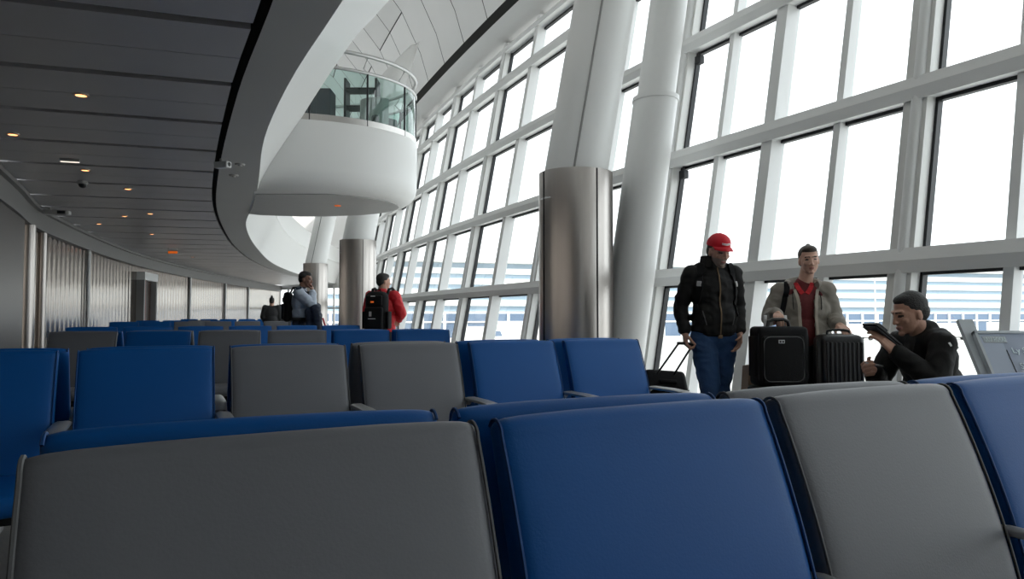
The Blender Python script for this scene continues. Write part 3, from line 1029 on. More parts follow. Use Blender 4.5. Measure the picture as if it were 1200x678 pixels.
def trolley_case(label, xy, hand):
    top = V(xy[0], xy[1], .56)
    hand = Vector(hand)
    d = (hand - top).normalized()                     # the case leans along its handle
    base = V(xy[0], xy[1], 0)
    root = empty('trolley_suitcase', base, 0, label, 'suitcase')
    top = top - base; hand = hand - base
    zax = d; xax = V(1, .0, 0); xax = (xax - zax * xax.dot(zax)).normalized(); yax = zax.cross(xax)
    R = Matrix((xax, yax, zax)).transposed()
    H = .50
    c = top - zax * (H / 2)
    m = MB(); m.rbox(c, (.36, .22, H), .045, R, 4); b = m.build('body', M['cloth'], root, True)
    m = MB(); m.rbox(c - yax * .115 - zax * .04, (.29, .05, H * .68), .022, R, 3); m.build('front_pocket', M['cloth'], root, True)
    m = MB()
    m.tube([c - xax * .19 * sx + yax * .06 * sy + zax * sz * (H / 2 - .04) for sx, sy, sz in ((1, -1.2, 1), (-1, -1.2, 1), (-1, -1.2, -1), (1, -1.2, -1))], .005, 6, closed=True)
    m.build('piping', M['darkmetal'], b)
    m = MB(); m.rbox(top + zax * .012 - yax * .03, (.15, .035, .024), .010, R); m.build('top_grip', M['cloth'], root, True)
    hw = .058
    for sx in (-1, 1):
        m = MB(); m.tube([top + xax * .075 * sx + yax * .07 - zax * .1, hand + xax * hw * sx], .0085, 8); m.build('handle_tube', M['darkmetal'], root, True)
    m = MB(); m.tube([hand - xax * (hw + .012), hand - xax * hw * .9 + zax * .006, hand + zax * .010, hand + xax * hw * .9 + zax * .006, hand + xax * (hw + .012)], .0125, 10); m.build('handle_grip', M['shoe'], root, True)
    low = c - zax * (H / 2)
    for sx in (-1, 1):
        w = low + xax * .15 * sx + yax * .06; w.z = .03
        m = MB(); m.tube([w - xax * .014, w + xax * .014], .03, 16); m.build('wheel', M['tyre'], root, True, 30)
        m = MB(); m.tube([w + V(0, 0, .0) + xax * .02 * sx, low + xax * .15 * sx + yax * .04 + zax * .03], .016, 8); m.build('wheel_fork', M['darkmetal'], root, True)
    return root
red_cap_man()

# ---- the traveller in the grey brown coat with the luggage
def coat_person():
    Y = 5.55
    th = math.radians(166)
    root = empty('person', (spot(941, Y), Y, 0), th, 'person in open grey brown coat over red shirt, both hands on upright luggage', 'person')
    hc = V(-.035, .085, 1.535)
    hp, P, R = head_prims(hc, yaw=.04, pitch=-.08, roll=.05, s=.97, jaw=1.06)
    skin = [M['skin'], M['eye'], M['lip'], M['stubble']]
    sh = [V(.170, .0, 1.285), V(-.170, .0, 1.285)]
    el = [V(.255, .01, 1.08), V(-.245, -.05, 1.06)]
    wr = [V(.235, .31, 1.105), V(-.225, .215, 1.02)]
    body = hp + [cap((0, 0, 1.28), hc + V(0, -.035, -.05), .060, .053), ell((0, 0, 1.14), (.14, .10, .20)), ell((0, 0, .93), (.14, .10, .14))]
    for k in (0, 1):
        body += chain([sh[k], el[k], wr[k]], [.05, .042, .029]) + [cap(sh[k], (0, 0, 1.26), .05, .07)]
    hips = [V(.09, 0, .86), V(-.09, 0, .86)]; kn = [V(.10, .03, .47), V(-.10, .02, .47)]; an = [V(.10, -.02, .10), V(-.11, -.02, .10)]
    for k in (0, 1):
        body += chain([hips[k], kn[k], an[k]], [.075, .052, .040]) + [cap(hips[k], (0, 0, .95), .08, .1), cap(an[k], an[k] + V(0, .12, -.05), .035, .03)]
    body += hand_prims(wr[0], (.05, .9, -.25), (0, -.3, -1), (-1, 0, 0), (.55, .85, .7), thumb=.7)
    body += hand_prims(wr[1], (-.25, .75, -.35), (0, -.35, -1), (1, 0, 0), (.45, .8, .7), thumb=.7)
    b = blob('body', body, skin, root, .005, 3)
    paint_head(b, P, R, hc, .97, stub=False)
    hair_blob('hair', P, R, .97, M['hairbrown'], root, extra=[(-.01, -.055, .118, .022, .026, .022), (0, .03, .088, .062, .05, .022)], voxel=.006, top=.92)
    tr = [ell((0, 0, .90), (.165, .12, .12))]
    for k in (0, 1):
        tr += chain([hips[k], kn[k], an[k] + V(0, 0, -.03)], [.10, .078, .064])
        shoe('shoe', an[k], an[k] + V(0, .2, 0), root, M['shoe'])
    blob('trousers', tr, M['trousers'], root, .010, 4)
    # shirt under the coat
    st = [ell((0, .005, 1.14), (.165, .118, .19)), ell((0, .01, .96), (.165, .125, .18)), cap((.1, 0, 1.27), (-.1, 0, 1.27), .085, .085), cap((0, .0, 1.28), (-.005, .01, 1.345), .082, .070)]
    s = blob('shirt', st, M['redshirt'], root, .008, 3, cutz=.80, cutx=.3)
    ts = bvh_of(s)
    ribbon('collar', ts, [(-.055, 1.355), (-.045, 1.31), (-.015, 1.265)], (0, -1, 0), .034, .008, M['red'], s)
    ribbon('collar', ts, [(.055, 1.355), (.045, 1.31), (.015, 1.265)], (0, -1, 0), .034, .008, M['red'], s)
    # coat
    ct = [ell((0, -.005, 1.14), (.205, .150, .20)), ell((0, 0, .95), (.210, .155, .20)), cap((.0, 0, .95), (.0, .0, .58), .19, .215), cap(sh[0], sh[1], .082, .082), cap((.0, 0, 1.0), (-.07, .02, .55), .17, .17), cap((.0, 0, 1.0), (.07, .02, .55), .17, .17)]
    for k in (0, 1):
        s1 = wr[k] + (el[k] - wr[k]).normalized() * .035
        ct += chain([sh[k], (sh[k] + el[k]) / 2 + V(0, -.01, 0), el[k], (el[k] + s1) / 2, s1], [.076, .075, .072, .064, .054])
    def opening(v):
        w = .048 + max(0, v.z - 1.20) * .28 + max(0, .95 - v.z) * .05
        return v.y > .045 and abs(v.x + .012) < w and v.z < 1.45 or (v.z > 1.315 and v.x ** 2 + (v.y + .0) ** 2 < .088 ** 2)
    c = blob('coat', ct, M['coat'], root, .008, 3, fold=0.009, sub=opening, cutz=.50, cutx=.4)
    so = c.modifiers.new('thick', 'SOLIDIFY'); so.thickness = .010; so.offset = -1
    tc = bvh_of(c)
    # hood lying round the neck and the pale front edges
    m = MB(); rings = []
    for i in range(21):
        a = math.radians(-222 + 264 * i / 20)
        k = abs(i - 10) / 10
        cc = V(math.cos(a) * (.108 + .02 * k), math.sin(a) * .100 + .005, 1.335 + .035 * (1 - k) + .0 * k)
        rr = .034 - .012 * k
        o = V(math.cos(a), math.sin(a), 0)
        rings.append([cc + o * (rr * math.cos(q)) + V(0, 0, rr * 1.5 * math.sin(q)) for q in [2 * PI * j / 10 for j in range(10)]])
    m.sweep(rings); m.build('hood', M['coat'], c, True)
    for sx in (-1, 1):
        ribbon('front_facing', tc, [(-.012 + sx * .085, 1.30), (-.012 + sx * .066, 1.2), (-.012 + sx * .060, 1.05), (-.012 + sx * .064, .9), (-.012 + sx * .074, .7)], (0, -1, 0), .022, .006, M['coatin'], c)
        ribbon('drawstring', tc, [(sx * .10 - .012, 1.29), (sx * .105 - .012, 1.22), (sx * .102 - .012, 1.14)], (0, -1, 0), .005, .005, M['cloth'], c)
        ribbon('pocket_flap', tc, [(sx * .115, .93), (sx * .19, .915)], (0, -1, 0), .045, .006, M['coat'], c)
    ribbon('shoulder_strap', tc, [(.125, 1.39), (.135, 1.30), (.150, 1.20), (.175, 1.08), (.19, .98)], (0, -1, 0), .042, .012, M['cloth'], c, n=32)
    wm = Matrix.Translation(root.location) @ Matrix.Rotation(th, 4, 'Z')
    return wm, wr
WM, WR = coat_person()

def luggage():
    # low platform cart that carries both cases
    Yc = 5.19
    cx = spot(944, Yc)
    cart = empty('luggage_cart', (cx, Yc, 0), math.radians(6), 'low grey luggage cart under the two upright black suitcases', 'luggage cart')
    m = MB(); m.rbox((0, 0, .20), (.86, .34, .03), .01); m.build('platform', M['alu'], cart)
    for x in (-.37, .37):
        for y in (-.125, .125):
            m = MB(); m.tube([V(x, y - .018, .06), V(x, y + .018, .06)], .06, 18); w = m.build('wheel', M['tyre'], cart, True, 30)
            m = MB(); m.box((x, y, .125), (.04, .05, .13)); m.build('wheel_fork', M['darkmetal'], cart)
    # soft case
    x = spot(911.5, 5.19); R = Matrix.Rotation(math.radians(3), 3, 'Z')
    lowc = empty('flat_suitcase', (spot(910, 5.19), 5.19, .2155), math.radians(3), 'plain black case lying flat under the soft black suitcase', 'suitcase')
    m = MB(); m.rbox((0, 0, .174), (.38, .30, .345), .04); m.build('body', M['cloth'], lowc, True)
    m = MB(); m.rbox((0, -.155, .15), (.12, .02, .03), .008); m.build('side_grip', M['shoe'], lowc, True)
    z0 = .566
    s = empty('soft_suitcase', (x, 5.19, z0), math.radians(3), 'soft black fabric suitcase with grey label, gripped by person in coat', 'suitcase')
    W_, D_, H_ = .385, .20, .445
    m = MB(); m.rbox((0, 0, H_ / 2), (W_, D_, H_), .035, None, 4); b = m.build('body', M['cloth'], s, True)
    m = MB(); m.rbox((-.015, -.105, .205), (.315, .05, .345), .022, None, 4); p = m.build('front_pocket', M['cloth'], s, True)
    m = MB()
    def loop(x0, x1, za, zb, y, r):
        pts = []
        for cx_, cz_, a0 in ((x1 - r, zb - r, 0), (x0 + r, zb - r, 90), (x0 + r, za + r, 180), (x1 - r, za + r, 270)):
            for k in range(5):
                a = math.radians(a0 + 90 * k / 4); pts.append(V(cx_ + r * math.cos(a), y, cz_ + r * math.sin(a)))
        return pts
    m.tube(loop(-.165, .135, .04, .37, -.127, .05), .004, 6, closed=True); m.build('pocket_zip', M['greypipe'], p)
    m = MB(); m.tube(loop(-.186, .186, .012, .433, -.080, .05), .0055, 6, closed=True); m.build('piping', M['darkmetal'], b)
    m = MB(); m.rbox((-.035, -.132, .335), (.046, .006, .026), .003); m.build('label_plate', M['silver'], p)
    m = MB(); m.box((-.045, -.1365, .335), (.012, .003, .014)); m.box((-.025, -.1365, .335), (.012, .003, .014)); m.build('label_mark', M['darkmetal'], p)
    for sx in (-1, 1):
        m = MB(); m.rbox((sx * .078, .05, H_ + .035), (.024, .016, .10), .004); m.build('handle_tube', M['alu'], s)
    # grips under the hands
    m = MB(); m.tube([V(-.085, .0, H_ - .01), V(-.075, .0, H_ + .038), V(-.04, .0, H_ + .052), V(.04, .0, H_ + .052), V(.075, .0, H_ + .038), V(.085, .0, H_ - .01)], .014, 10); m.build('top_grip', M['shoe'], s, True)
    for sx, h in ((-1, .38), (1, .40)):
        m = MB(); m.rbox((sx * .198, 0, .22), (.02, .13, h * .8), .008); m.build('side_panel', M['cloth'], s, True)
    tg = empty('paper_bag', (spot(880, 5.55), 5.55, 0), math.radians(20), 'tan paper bag standing behind the soft black suitcase', 'bag')
    m = MB()
    w, d, h = .15, .10, .70
    m.sweep([[V(-w / 2, -d / 2, 0), V(w / 2, -d / 2, 0), V(w / 2, d / 2, 0), V(-w / 2, d / 2, 0)], [V(-w / 2, -d / 2, h * .6), V(w / 2, -d / 2, h * .6), V(w / 2, d / 2, h * .6), V(-w / 2, d / 2, h * .6)],
             [V(-w * .42, -d * .3, h), V(w * .46, -d * .35, h * .96), V(w * .46, d * .3, h), V(-w * .42, d * .35, h * .98)]])
    m.build('body', M['cardboard'], tg)
    m = MB(); m.tube([V(-.03, -.02, h * .96), V(-.025, -.03, h + .06), V(.025, -.03, h + .06), V(.03, -.02, h * .96)], .004, 6); m.build('handle', M['cardboard'], tg)
    # ridged hard case
    hx = spot(981.5, 5.19)
    hcse = empty('hard_suitcase', (hx, 5.19, .2155), math.radians(-4), 'tall black ridged hard shell suitcase beside the soft one', 'suitcase')
    m = MB(); W_, D_, H_ = .318, .23, .685
    m.rbox((0, 0, .05 + H_ / 2), (W_, D_, H_), .055, None, 5); b = m.build('shell', M['hardcase'], hcse, True)
    for i in range(9):
        xx = -.125 + .25 * i / 8
        for sy in (-1, 1):
            m = MB(); m.rbox((xx, sy * (D_ / 2 + .001), .05 + H_ / 2), (.017, .014, H_ - .11), .006); m.build('ridge', M['hardcase'], b, True)
    m = MB()
    m.tube([V(x_, .0, z_) for x_, z_ in ((-.159, .10), (-.159, .69), (-.11, .737), (.11, .737), (.159, .69), (.159, .10), (.11, .05), (-.11, .05))], .006, 8, closed=True); m.build('seam', M['plastic'], b, True)
    m = MB(); zt = .05 + H_
    m.tube([V(-.085, 0, zt - .005), V(-.078, 0, zt + .026), V(-.04, 0, zt + .034), V(.04, 0, zt + .034), V(.078, 0, zt + .026), V(.085, 0, zt - .005)], .010, 10); m.build('top_grip', M['shoe'], hcse, True)
    for sx in (-1, 1):
        for sy in (-1, 1):
            m = MB(); m.tube([V(sx * .12 - .012, sy * .07, .026), V(sx * .12 + .012, sy * .07, .026)], .026, 14); m.build('wheel', M['tyre'], hcse, True, 30)
            m = MB(); m.box((sx * .12, sy * .07, .055), (.03, .04, .03)); m.build('wheel_fork', M['darkmetal'], hcse)
luggage()

# ---- the seated man
def seated_man():
    Y = 4.05
    th = math.radians(97)
    wx = spot(1092, Y)
    ch = empty('low_stool', (wx + .02, Y, 0), th, 'low dark padded stool under the seated man', 'stool')
    m = MB(); m.rbox((0, .02, .43), (.46, .46, .09), .03); m.build('seat', M['bluepipe'], ch, True)
    for sx in (-.18, .18):
        for sy in (-.16, .2):
            m = MB(); m.tube([V(sx, sy, 0), V(sx, sy, .39)], .018, 10); m.build('leg', M['darkmetal'], ch, True)
    root = empty('person', (wx, Y, 0), th, 'young man with cropped dark hair in black jacket, seated in profile, reading a small case', 'person')
    hc = V(-.0, .145, 1.105)
    hp, P, R = head_prims(hc, yaw=.0, pitch=-.26)
    skin = [M['skin2'], M['eye'], M['lip'], M['stubble']]
    sh = [V(.175, .08, .935), V(-.175, .075, .935)]
    el = [V(.235, .19, .70), V(-.225, .165, .725)]
    wr = [V(.10, .315, .765), V(-.10, .325, .895)]
    pel = V(0, -.02, .575)
    body = hp + [cap((0, .045, .94), hc + V(0, -.035, -.06), .062, .056), ell((0, .04, .80), (.15, .105, .19)), ell(pel, (.15, .12, .11))]
    for k in (0, 1):
        body += chain([sh[k], el[k], wr[k]], [.05, .042, .030]) + [cap(sh[k], (0, .03, .90), .05, .07)]
    hips = [V(.09, 0, .555), V(-.09, 0, .555)]; kn = [V(.12, .42, .545), V(-.12, .42, .545)]; an = [V(.12, .44, .10), V(-.12, .40, .10)]
    for k in (0, 1):
        body += chain([hips[k], kn[k], an[k]], [.075, .055, .040]) + [cap(an[k], an[k] + V(0, .12, -.05), .035, .03)]
    body += hand_prims(wr[1], (.15, .55, .75), (1, .3, 0), (0, -.6, .6), (.35, .55, .4), thumb=.4)
    body += hand_prims(wr[0], (-.35, .85, .1), (-.8, -.2, .3), (0, 0, 1), (.8, 1.0, .7))
    b = blob('body', body, skin, root, .005, 3)
    paint_head(b, P, R, hc)
    hair_blob('hair', P, R, 1.0, M['hairdark'], root, voxel=.005, crop=True)
    tr = [ell(pel + V(0, 0, -.02), (.17, .14, .10))]
    for k in (0, 1):
        tr += chain([hips[k], kn[k], an[k] + V(0, 0, -.03)], [.092, .078, .064])
        shoe('shoe', an[k], an[k] + V(0, .2, 0), root, M['shoe'])
    blob('trousers', tr, M['trousers'], root, .010, 4)
    jk = [ell((0, .035, .83), (.180, .140, .18)), ell((0, -.0, .68), (.180, .150, .16)), cap((.12, .055, .945), (-.12, .055, .945), .076, .076), cap(sh[0], sh[1], .070), cap((0, .03, .955), (0, .05, 1.0), .085, .075)]
    for k in (0, 1):
        s1 = wr[k] + (el[k] - wr[k]).normalized() * .03
        jk += chain([sh[k], (sh[k] + el[k]) / 2, el[k], (el[k] + s1) / 2, s1], [.070, .070, .068, .060, .050])
    j = blob('jacket', jk, M['jacketblack'], root, .007, 3, fold=0.008)
    tree = bvh_of(j)
    # hood roll, open lapel, shoulder stripe
    m = MB(); rings = []
    for i in range(19):
        a = math.radians(-205 + 230 * i / 18)
        k = abs(i - 9) / 9
        cc = V(math.cos(a) * .092, math.sin(a) * .085 + .03, .985 - .02 * k); rr = .030 - .010 * k
        o = V(math.cos(a), math.sin(a), 0)
        rings.append([cc + o * (rr * math.cos(q)) + V(0, 0, rr * 1.3 * math.sin(q)) for q in [2 * PI * t / 10 for t in range(10)]])
    m.sweep(rings); m.build('hood', M['jacketblack'], j, True)
    m = MB()
    lap = [(.20, .99), (.225, .90), (.215, .80), (.155, .80), (.13, .92)]
    m.sweep([[V(x, y - .03, z - .02) for y, z in lap] for x in (-.085, -.073)]); m.build('lapel', M['jacketblack'], j)
    ribbon('shoulder_stripe', tree, [V(0, .045, .925), V(0, .015, .912), V(0, -.02, .893)], (1, 0, 0), .006, .003, M['silver'], j)
    ribbon('arm_badge', tree, [V(0, .095, .945), V(0, .088, .925)], (1, 0, 0), .010, .003, M['silver'], j)
    wm = Matrix.Translation(root.location) @ Matrix.Rotation(th, 4, 'Z')
    # the case in his raised hand
    c = wm @ V(-.045, .355, .985)
    tc = empty('tablet_case', c, th, 'small black case held open in the hand of the seated man', 'case')
    Rt = Matrix.Rotation(math.radians(38), 3, 'X') @ Matrix.Rotation(math.radians(12), 3, 'Z')
    Rt = Matrix.Rotation(math.radians(-52), 3, 'X')
    m = MB(); m.rbox((0, 0, 0), (.13, .014, .20), .005, Rt); m.build('cover', M['shoe'], tc, True)
    m = MB(); m.rbox(Rt @ V(0, .013, -.003), (.122, .010, .188), .003, Rt); m.build('pad', M['hardcase'], tc, True)
    m = MB(); m.rbox(Rt @ V(0, -.014, .05), (.11, .016, .07), .004, Rt); m.build('flap', M['shoe'], tc, True)
    c2 = wm @ V(.03, .385, .80)
    ph = empty('pen', c2, th + .2, 'slim pale pen in the lower hand of the seated man', 'pen')
    m = MB(); m.tube([V(-.01, .04, .02), V(0, -.10, -.005)], .005, 8); m.build('barrel', M['silver'], ph, True)
    m = MB(); m.tube([V(0, -.10, -.005), V(.001, -.115, -.0077)], .0045, 8, rs=[.0048, .001]); m.build('tip', M['darkmetal'], ph, True)
seated_man()

# ---- the man in the pale shirt
def shirt_man():
    Y = 10.6
    th = math.radians(-82)
    root = empty('person', (spot(352.5, Y), Y, 0), th, 'man in pale blue shirt side on, hand at chin, dark jacket over his arm', 'person')
    hc = V(0, .07, 1.645)
    hp, P, R = head_prims(hc, yaw=-.25, pitch=-.10)
    sh = [V(.19, 0, 1.44), V(-.19, 0, 1.44)]
    el = [V(.20, .19, 1.25), V(-.21, .16, 1.19)]
    wr = [V(.06, .19, 1.46), V(.06, .24, 1.22)]
    body = hp + [cap((0, 0, 1.42), hc + V(0, -.03, -.05), .062, .056), ell((0, 0, 1.26), (.15, .10, .2)), ell((0, 0, 1.0), (.15, .105, .15))]
    hips = [V(.09, 0, .93), V(-.09, 0, .93)]; kn = [V(.10, .03, .5), V(-.10, .0, .5)]; an = [V(.10, -.02, .10), V(-.11, -.04, .10)]
    for k in (0, 1):
        body += chain([sh[k], el[k], wr[k]], [.05, .042, .030]) + [cap(sh[k], (0, 0, 1.36), .05, .07)]
        body += chain([hips[k], kn[k], an[k]], [.075, .052, .04]) + [cap(hips[k], (0, 0, 1.0), .08, .1), cap(an[k], an[k] + V(0, .12, -.05), .035, .03)]
    body += hand_prims(wr[0], (-.5, -.2, 1), (-.2, -1, 0), (.6, .2, .5), (.8, .9, .6))
    body += hand_prims(wr[1], (1, .1, -.1), (0, -1, 0), (0, 0, 1), (.6, .8, .5))
    b = blob('body', body, [M['skin3'], M['eye'], M['lip'], M['stubble']], root, .008, 2)
    paint_head(b, P, R, hc)
    hair_blob('hair', P, R, 1.0, M['hairdark'], root, voxel=.009, top=.98)
    tr = [ell((0, 0, .98), (.17, .125, .12))]
    for k in (0, 1):
        tr += chain([hips[k], kn[k], an[k] + V(0, 0, -.03)], [.10, .078, .066])
        shoe('shoe', an[k], an[k] + V(0, .2, 0), root, M['shoe'])
    blob('trousers', tr, M['navy'], root, .012, 4)
    st = [ell((0, .0, 1.29), (.20, .140, .19)), ell((0, .01, 1.12), (.185, .140, .17)), cap(sh[0], sh[1], .078, .078), cap((0, 0, 1.44), (0, .015, 1.505), .075, .066)]
    for k in (0, 1):
        s1 = wr[k] + (el[k] - wr[k]).normalized() * .03
        st += chain([sh[k], (sh[k] + el[k]) / 2, el[k], s1], [.082, .080, .076, .055])
    s = blob('shirt', st, M['whiteshirt'], root, .010, 3, fold=0.01, cutz=1.02, cutx=.19)
    ts = bvh_of(s)
    ribbon('collar', ts, [V(0, .06, 1.515), V(0, .03, 1.50), V(0, -.03, 1.49)], (-1, 0, 0), .03, .01, M['navy'], s)
    m = MB(); R8 = []
    for i in range(24):
        a = 2 * PI * i / 24
        o = V(math.cos(a), math.sin(a), 0)
        c = V(.176 * math.cos(a), .132 * math.sin(a), 1.035)
        R8.append([c - V(0, 0, .02), c + o * .006 - V(0, 0, .02), c + o * .006 + V(0, 0, .02), c + V(0, 0, .02)])
    R8.append(R8[0]); m.sweep(R8, caps=False); m.build('belt', M['shoe'], root, True)
    wm = Matrix.Translation(root.location) @ Matrix.Rotation(th, 4, 'Z')
    # rucksack on his back
    rs = empty('rucksack', wm @ V(0, -.19, 1.05), th, 'thin black rucksack on the back of the man in pale shirt', 'backpack')
    m = MB(); m.rbox((0, 0, .17), (.28, .11, .46), .05, None, 4); m.build('body', M['cloth'], rs, True)
    m = MB(); m.rbox((0, -.06, .10), (.22, .05, .24), .02, None, 3); m.build('front_pocket', M['cloth'], rs, True)
    for sx in (-1, 1):
        m = MB(); m.tube([V(sx * .10, .05, .38), V(sx * .115, .09, .46), V(sx * .12, .20, .47), V(sx * .12, .33, .36), V(sx * .125, .34, .22)], .016, 8); m.build('shoulder_strap', M['cloth'], rs, True)
    # the jacket folded over his forearm
    jk = empty('folded_jacket', wm @ V(.0, .22, 1.0), th, 'dark navy jacket draped over the forearm of the man in pale shirt', 'jacket')
    pr = [cap((.20, .0, .20), (-.12, .0, .22), .075, .07), cap((.22, .02, .18), (.20, .05, -.16), .085, .075), cap((.12, .03, .18), (.10, .08, -.28), .07, .06), cap((.24, -.06, .15), (.22, -.06, -.10), .06, .05), cap((.06, .06, .10), (.05, .10, -.34), .05, .035)]
    blob('cloth', pr, M['navy'], jk, .012, 3, fold=0.012)
    sc = empty('scarf', wm @ V(.12, .40, .80), th, 'orange red striped scarf hanging below the folded navy jacket', 'scarf')
    m = MB(); m.sweep([[V(-.04, y, z), V(.04, y, z), V(.04, y + .02, z), V(-.04, y + .02, z)] for y, z in ((-.06, .25), (-.02, .12), (.02, 0), (.035, -.18), (.03, -.40))]); m.build('cloth', M['red'], sc, True)
    m = MB(); m.sweep([[V(-.041, y, z), V(.041, y, z), V(.041, y + .021, z), V(-.041, y + .021, z)] for y, z in ((.034, -.20), (.031, -.30), (.030, -.41))]); m.build('band', M['zip'], sc, True)
shirt_man()

# ---- the person in red seen from behind
def red_person():
    Y = 10.35
    th = math.radians(-14)
    root = empty('person', (spot(448.5, Y), Y, 0), th, 'person in red jacket seen from behind, standing by the window wall', 'person')
    hc = V(.0, .03, 1.60)
    hp, P, R = head_prims(hc, yaw=-.75, pitch=-.05)
    sh = [V(.20, 0, 1.38), V(-.20, 0, 1.38)]
    el = [V(.29, .03, 1.12), V(-.27, .04, 1.12)]
    wr = [V(.17, .22, 1.02), V(-.16, .22, 1.02)]
    body = hp + [cap((0, 0, 1.36), hc + V(0, -.02, -.05), .062, .058), ell((0, 0, 1.2), (.15, .10, .2)), ell((0, 0, .95), (.15, .105, .15))]
    hips = [V(.09, 0, .88), V(-.09, 0, .88)]; kn = [V(.10, .03, .48), V(-.10, .02, .48)]; an = [V(.10, -.02, .10), V(-.11, -.02, .10)]
    for k in (0, 1):
        body += chain([sh[k], el[k], wr[k]], [.05, .042, .030]) + [cap(sh[k], (0, 0, 1.3), .05, .07)]
        body += chain([hips[k], kn[k], an[k]], [.075, .052, .04]) + [cap(hips[k], (0, 0, .95), .08, .1), cap(an[k], an[k] + V(0, .12, -.05), .035, .03)]
    body += hand_prims(wr[0], (-.5, .7, -.2), (0, 0, -1), (-.5, -.5, 0), (.5, .7, .5)) + hand_prims(wr[1], (.5, .7, -.2), (0, 0, -1), (.5, -.5, 0), (.5, .7, .5))
    b = blob('body', body, [M['skin2'], M['eye'], M['lip'], M['stubble']], root, .008, 2)
    paint_head(b, P, R, hc)
    hair_blob('hair', P, R, 1.02, M['hairdark'], root, voxel=.009)
    tr = [ell((0, 0, .93), (.17, .125, .12))]
    for k in (0, 1):
        tr += chain([hips[k], kn[k], an[k] + V(0, 0, -.03)], [.10, .078, .066])
        shoe('shoe', an[k], an[k] + V(0, .2, 0), root, M['shoe'])
    blob('trousers', tr, M['trousers'], root, .012, 4)
    jk = [ell((0, 0, 1.22), (.205, .140, .19)), ell((0, .0, 1.05), (.205, .145, .18)), ell((0, 0, .90), (.205, .145, .12)), cap(sh[0], sh[1], .082, .082), cap((0, 0, 1.38), (0, .0, 1.44), .085, .075)]
    for k in (0, 1):
        s1 = wr[k] + (el[k] - wr[k]).normalized() * .03
        jk += chain([sh[k], (sh[k] + el[k]) / 2, el[k], s1], [.086, .084, .078, .055])
    blob('jacket', jk, M['red'], root, .010, 3, fold=0.01, cutz=.80, cutx=.3)
    wm = Matrix.Translation(root.location) @ Matrix.Rotation(th, 4, 'Z')
    bp = empty('backpack', wm @ V(.02, -.24, .84), th, 'large black backpack worn by the person in red', 'backpack')
    m = MB(); m.rbox((0, 0, .30), (.35, .20, .61), .095, None, 6); b = m.build('body', M['cloth'], bp, True)
    m = MB(); m.rbox((0, -.11, .20), (.29, .07, .34), .035, None, 4); p = m.build('front_pocket', M['cloth'], bp, True)
    m = MB(); m.rbox((0, -.095, .47), (.25, .05, .15), .022, None, 4); m.build('upper_pocket', M['cloth'], bp, True)
    m = MB(); m.rbox((-.02, -.125, .445), (.05, .004, .022), .0015); m.build('badge', M['orange'], bp)
    m = MB(); m.rbox((-.01, -.123, .53), (.07, .004, .012), .0015); m.build('badge', M['silver'], bp)
    m = MB(); m.rbox((-.015, -.148, .20), (.12, .004, .010), .0015); m.build('reflective_strip', M['silver'], p)
    m = MB(); m.rbox((-.04, -.147, .27), (.04, .004, .07), .0015); m.build('printed_patch', M['plastic'], p)
    for sx in (-1, 1):
        m = MB(); m.rbox((sx * .19, 0, .18), (.045, .13, .26), .02, None, 3); m.build('side_pocket', M['cloth'], bp, True)
        m = MB(); m.tube([V(sx * .12, .09, .55), V(sx * .13, .13, .64), V(sx * .14, .22, .655), V(sx * .15, .34, .60), V(sx * .16, .38, .45)], .022, 8); m.build('shoulder_strap', M['cloth'], bp, True)
    m = MB(); m.tube([V(-.04, .04, .595), V(-.03, .04, .635), V(.03, .04, .635), V(.04, .04, .595)], .009, 8); m.build('grab_loop', M['cloth'], bp, True)
    # luggage at either side
    for px, dx, lab in ((434, -.0, 'black cabin case with raised slanting handle beside the person in red'), (461.5, 0, 'black cabin case with upright loop handle in front of the person in red')):
        Yc = Y + (.0 if px < 450 else .35)
        c = empty('cabin_suitcase', (spot(px - (6 if px < 450 else 0), Yc), Yc, 0), .1, lab, 'suitcase')
        m = MB(); m.rbox((0, 0, .30), (.32, .22, .50), .04, None, 4); m.build('body', M['cloth'], c, True)
        if px < 450:
            top = [V(-.09, .03, .54), V(.05, .0, .98), V(.13, .0, .98), V(.02, .03, .54)]
        else:
            top = [V(-.07, .03, .54), V(-.07, .03, .98), V(.07, .03, .98), V(.07, .03, .54)]
        m = MB(); m.tube(top, .011, 8); m.build('handle', M['shoe'], c, True)
        for sx in (-.12, .12):
            m = MB(); m.tube([V(sx - .012, .06, .03), V(sx + .012, .06, .03)], .03, 14); m.build('wheel', M['tyre'], c, True, 30)
            m = MB(); m.tube([V(sx - .012, -.06, .03), V(sx + .012, -.06, .03)], .03, 14); m.build('wheel', M['tyre'], c, True, 30)
red_person()

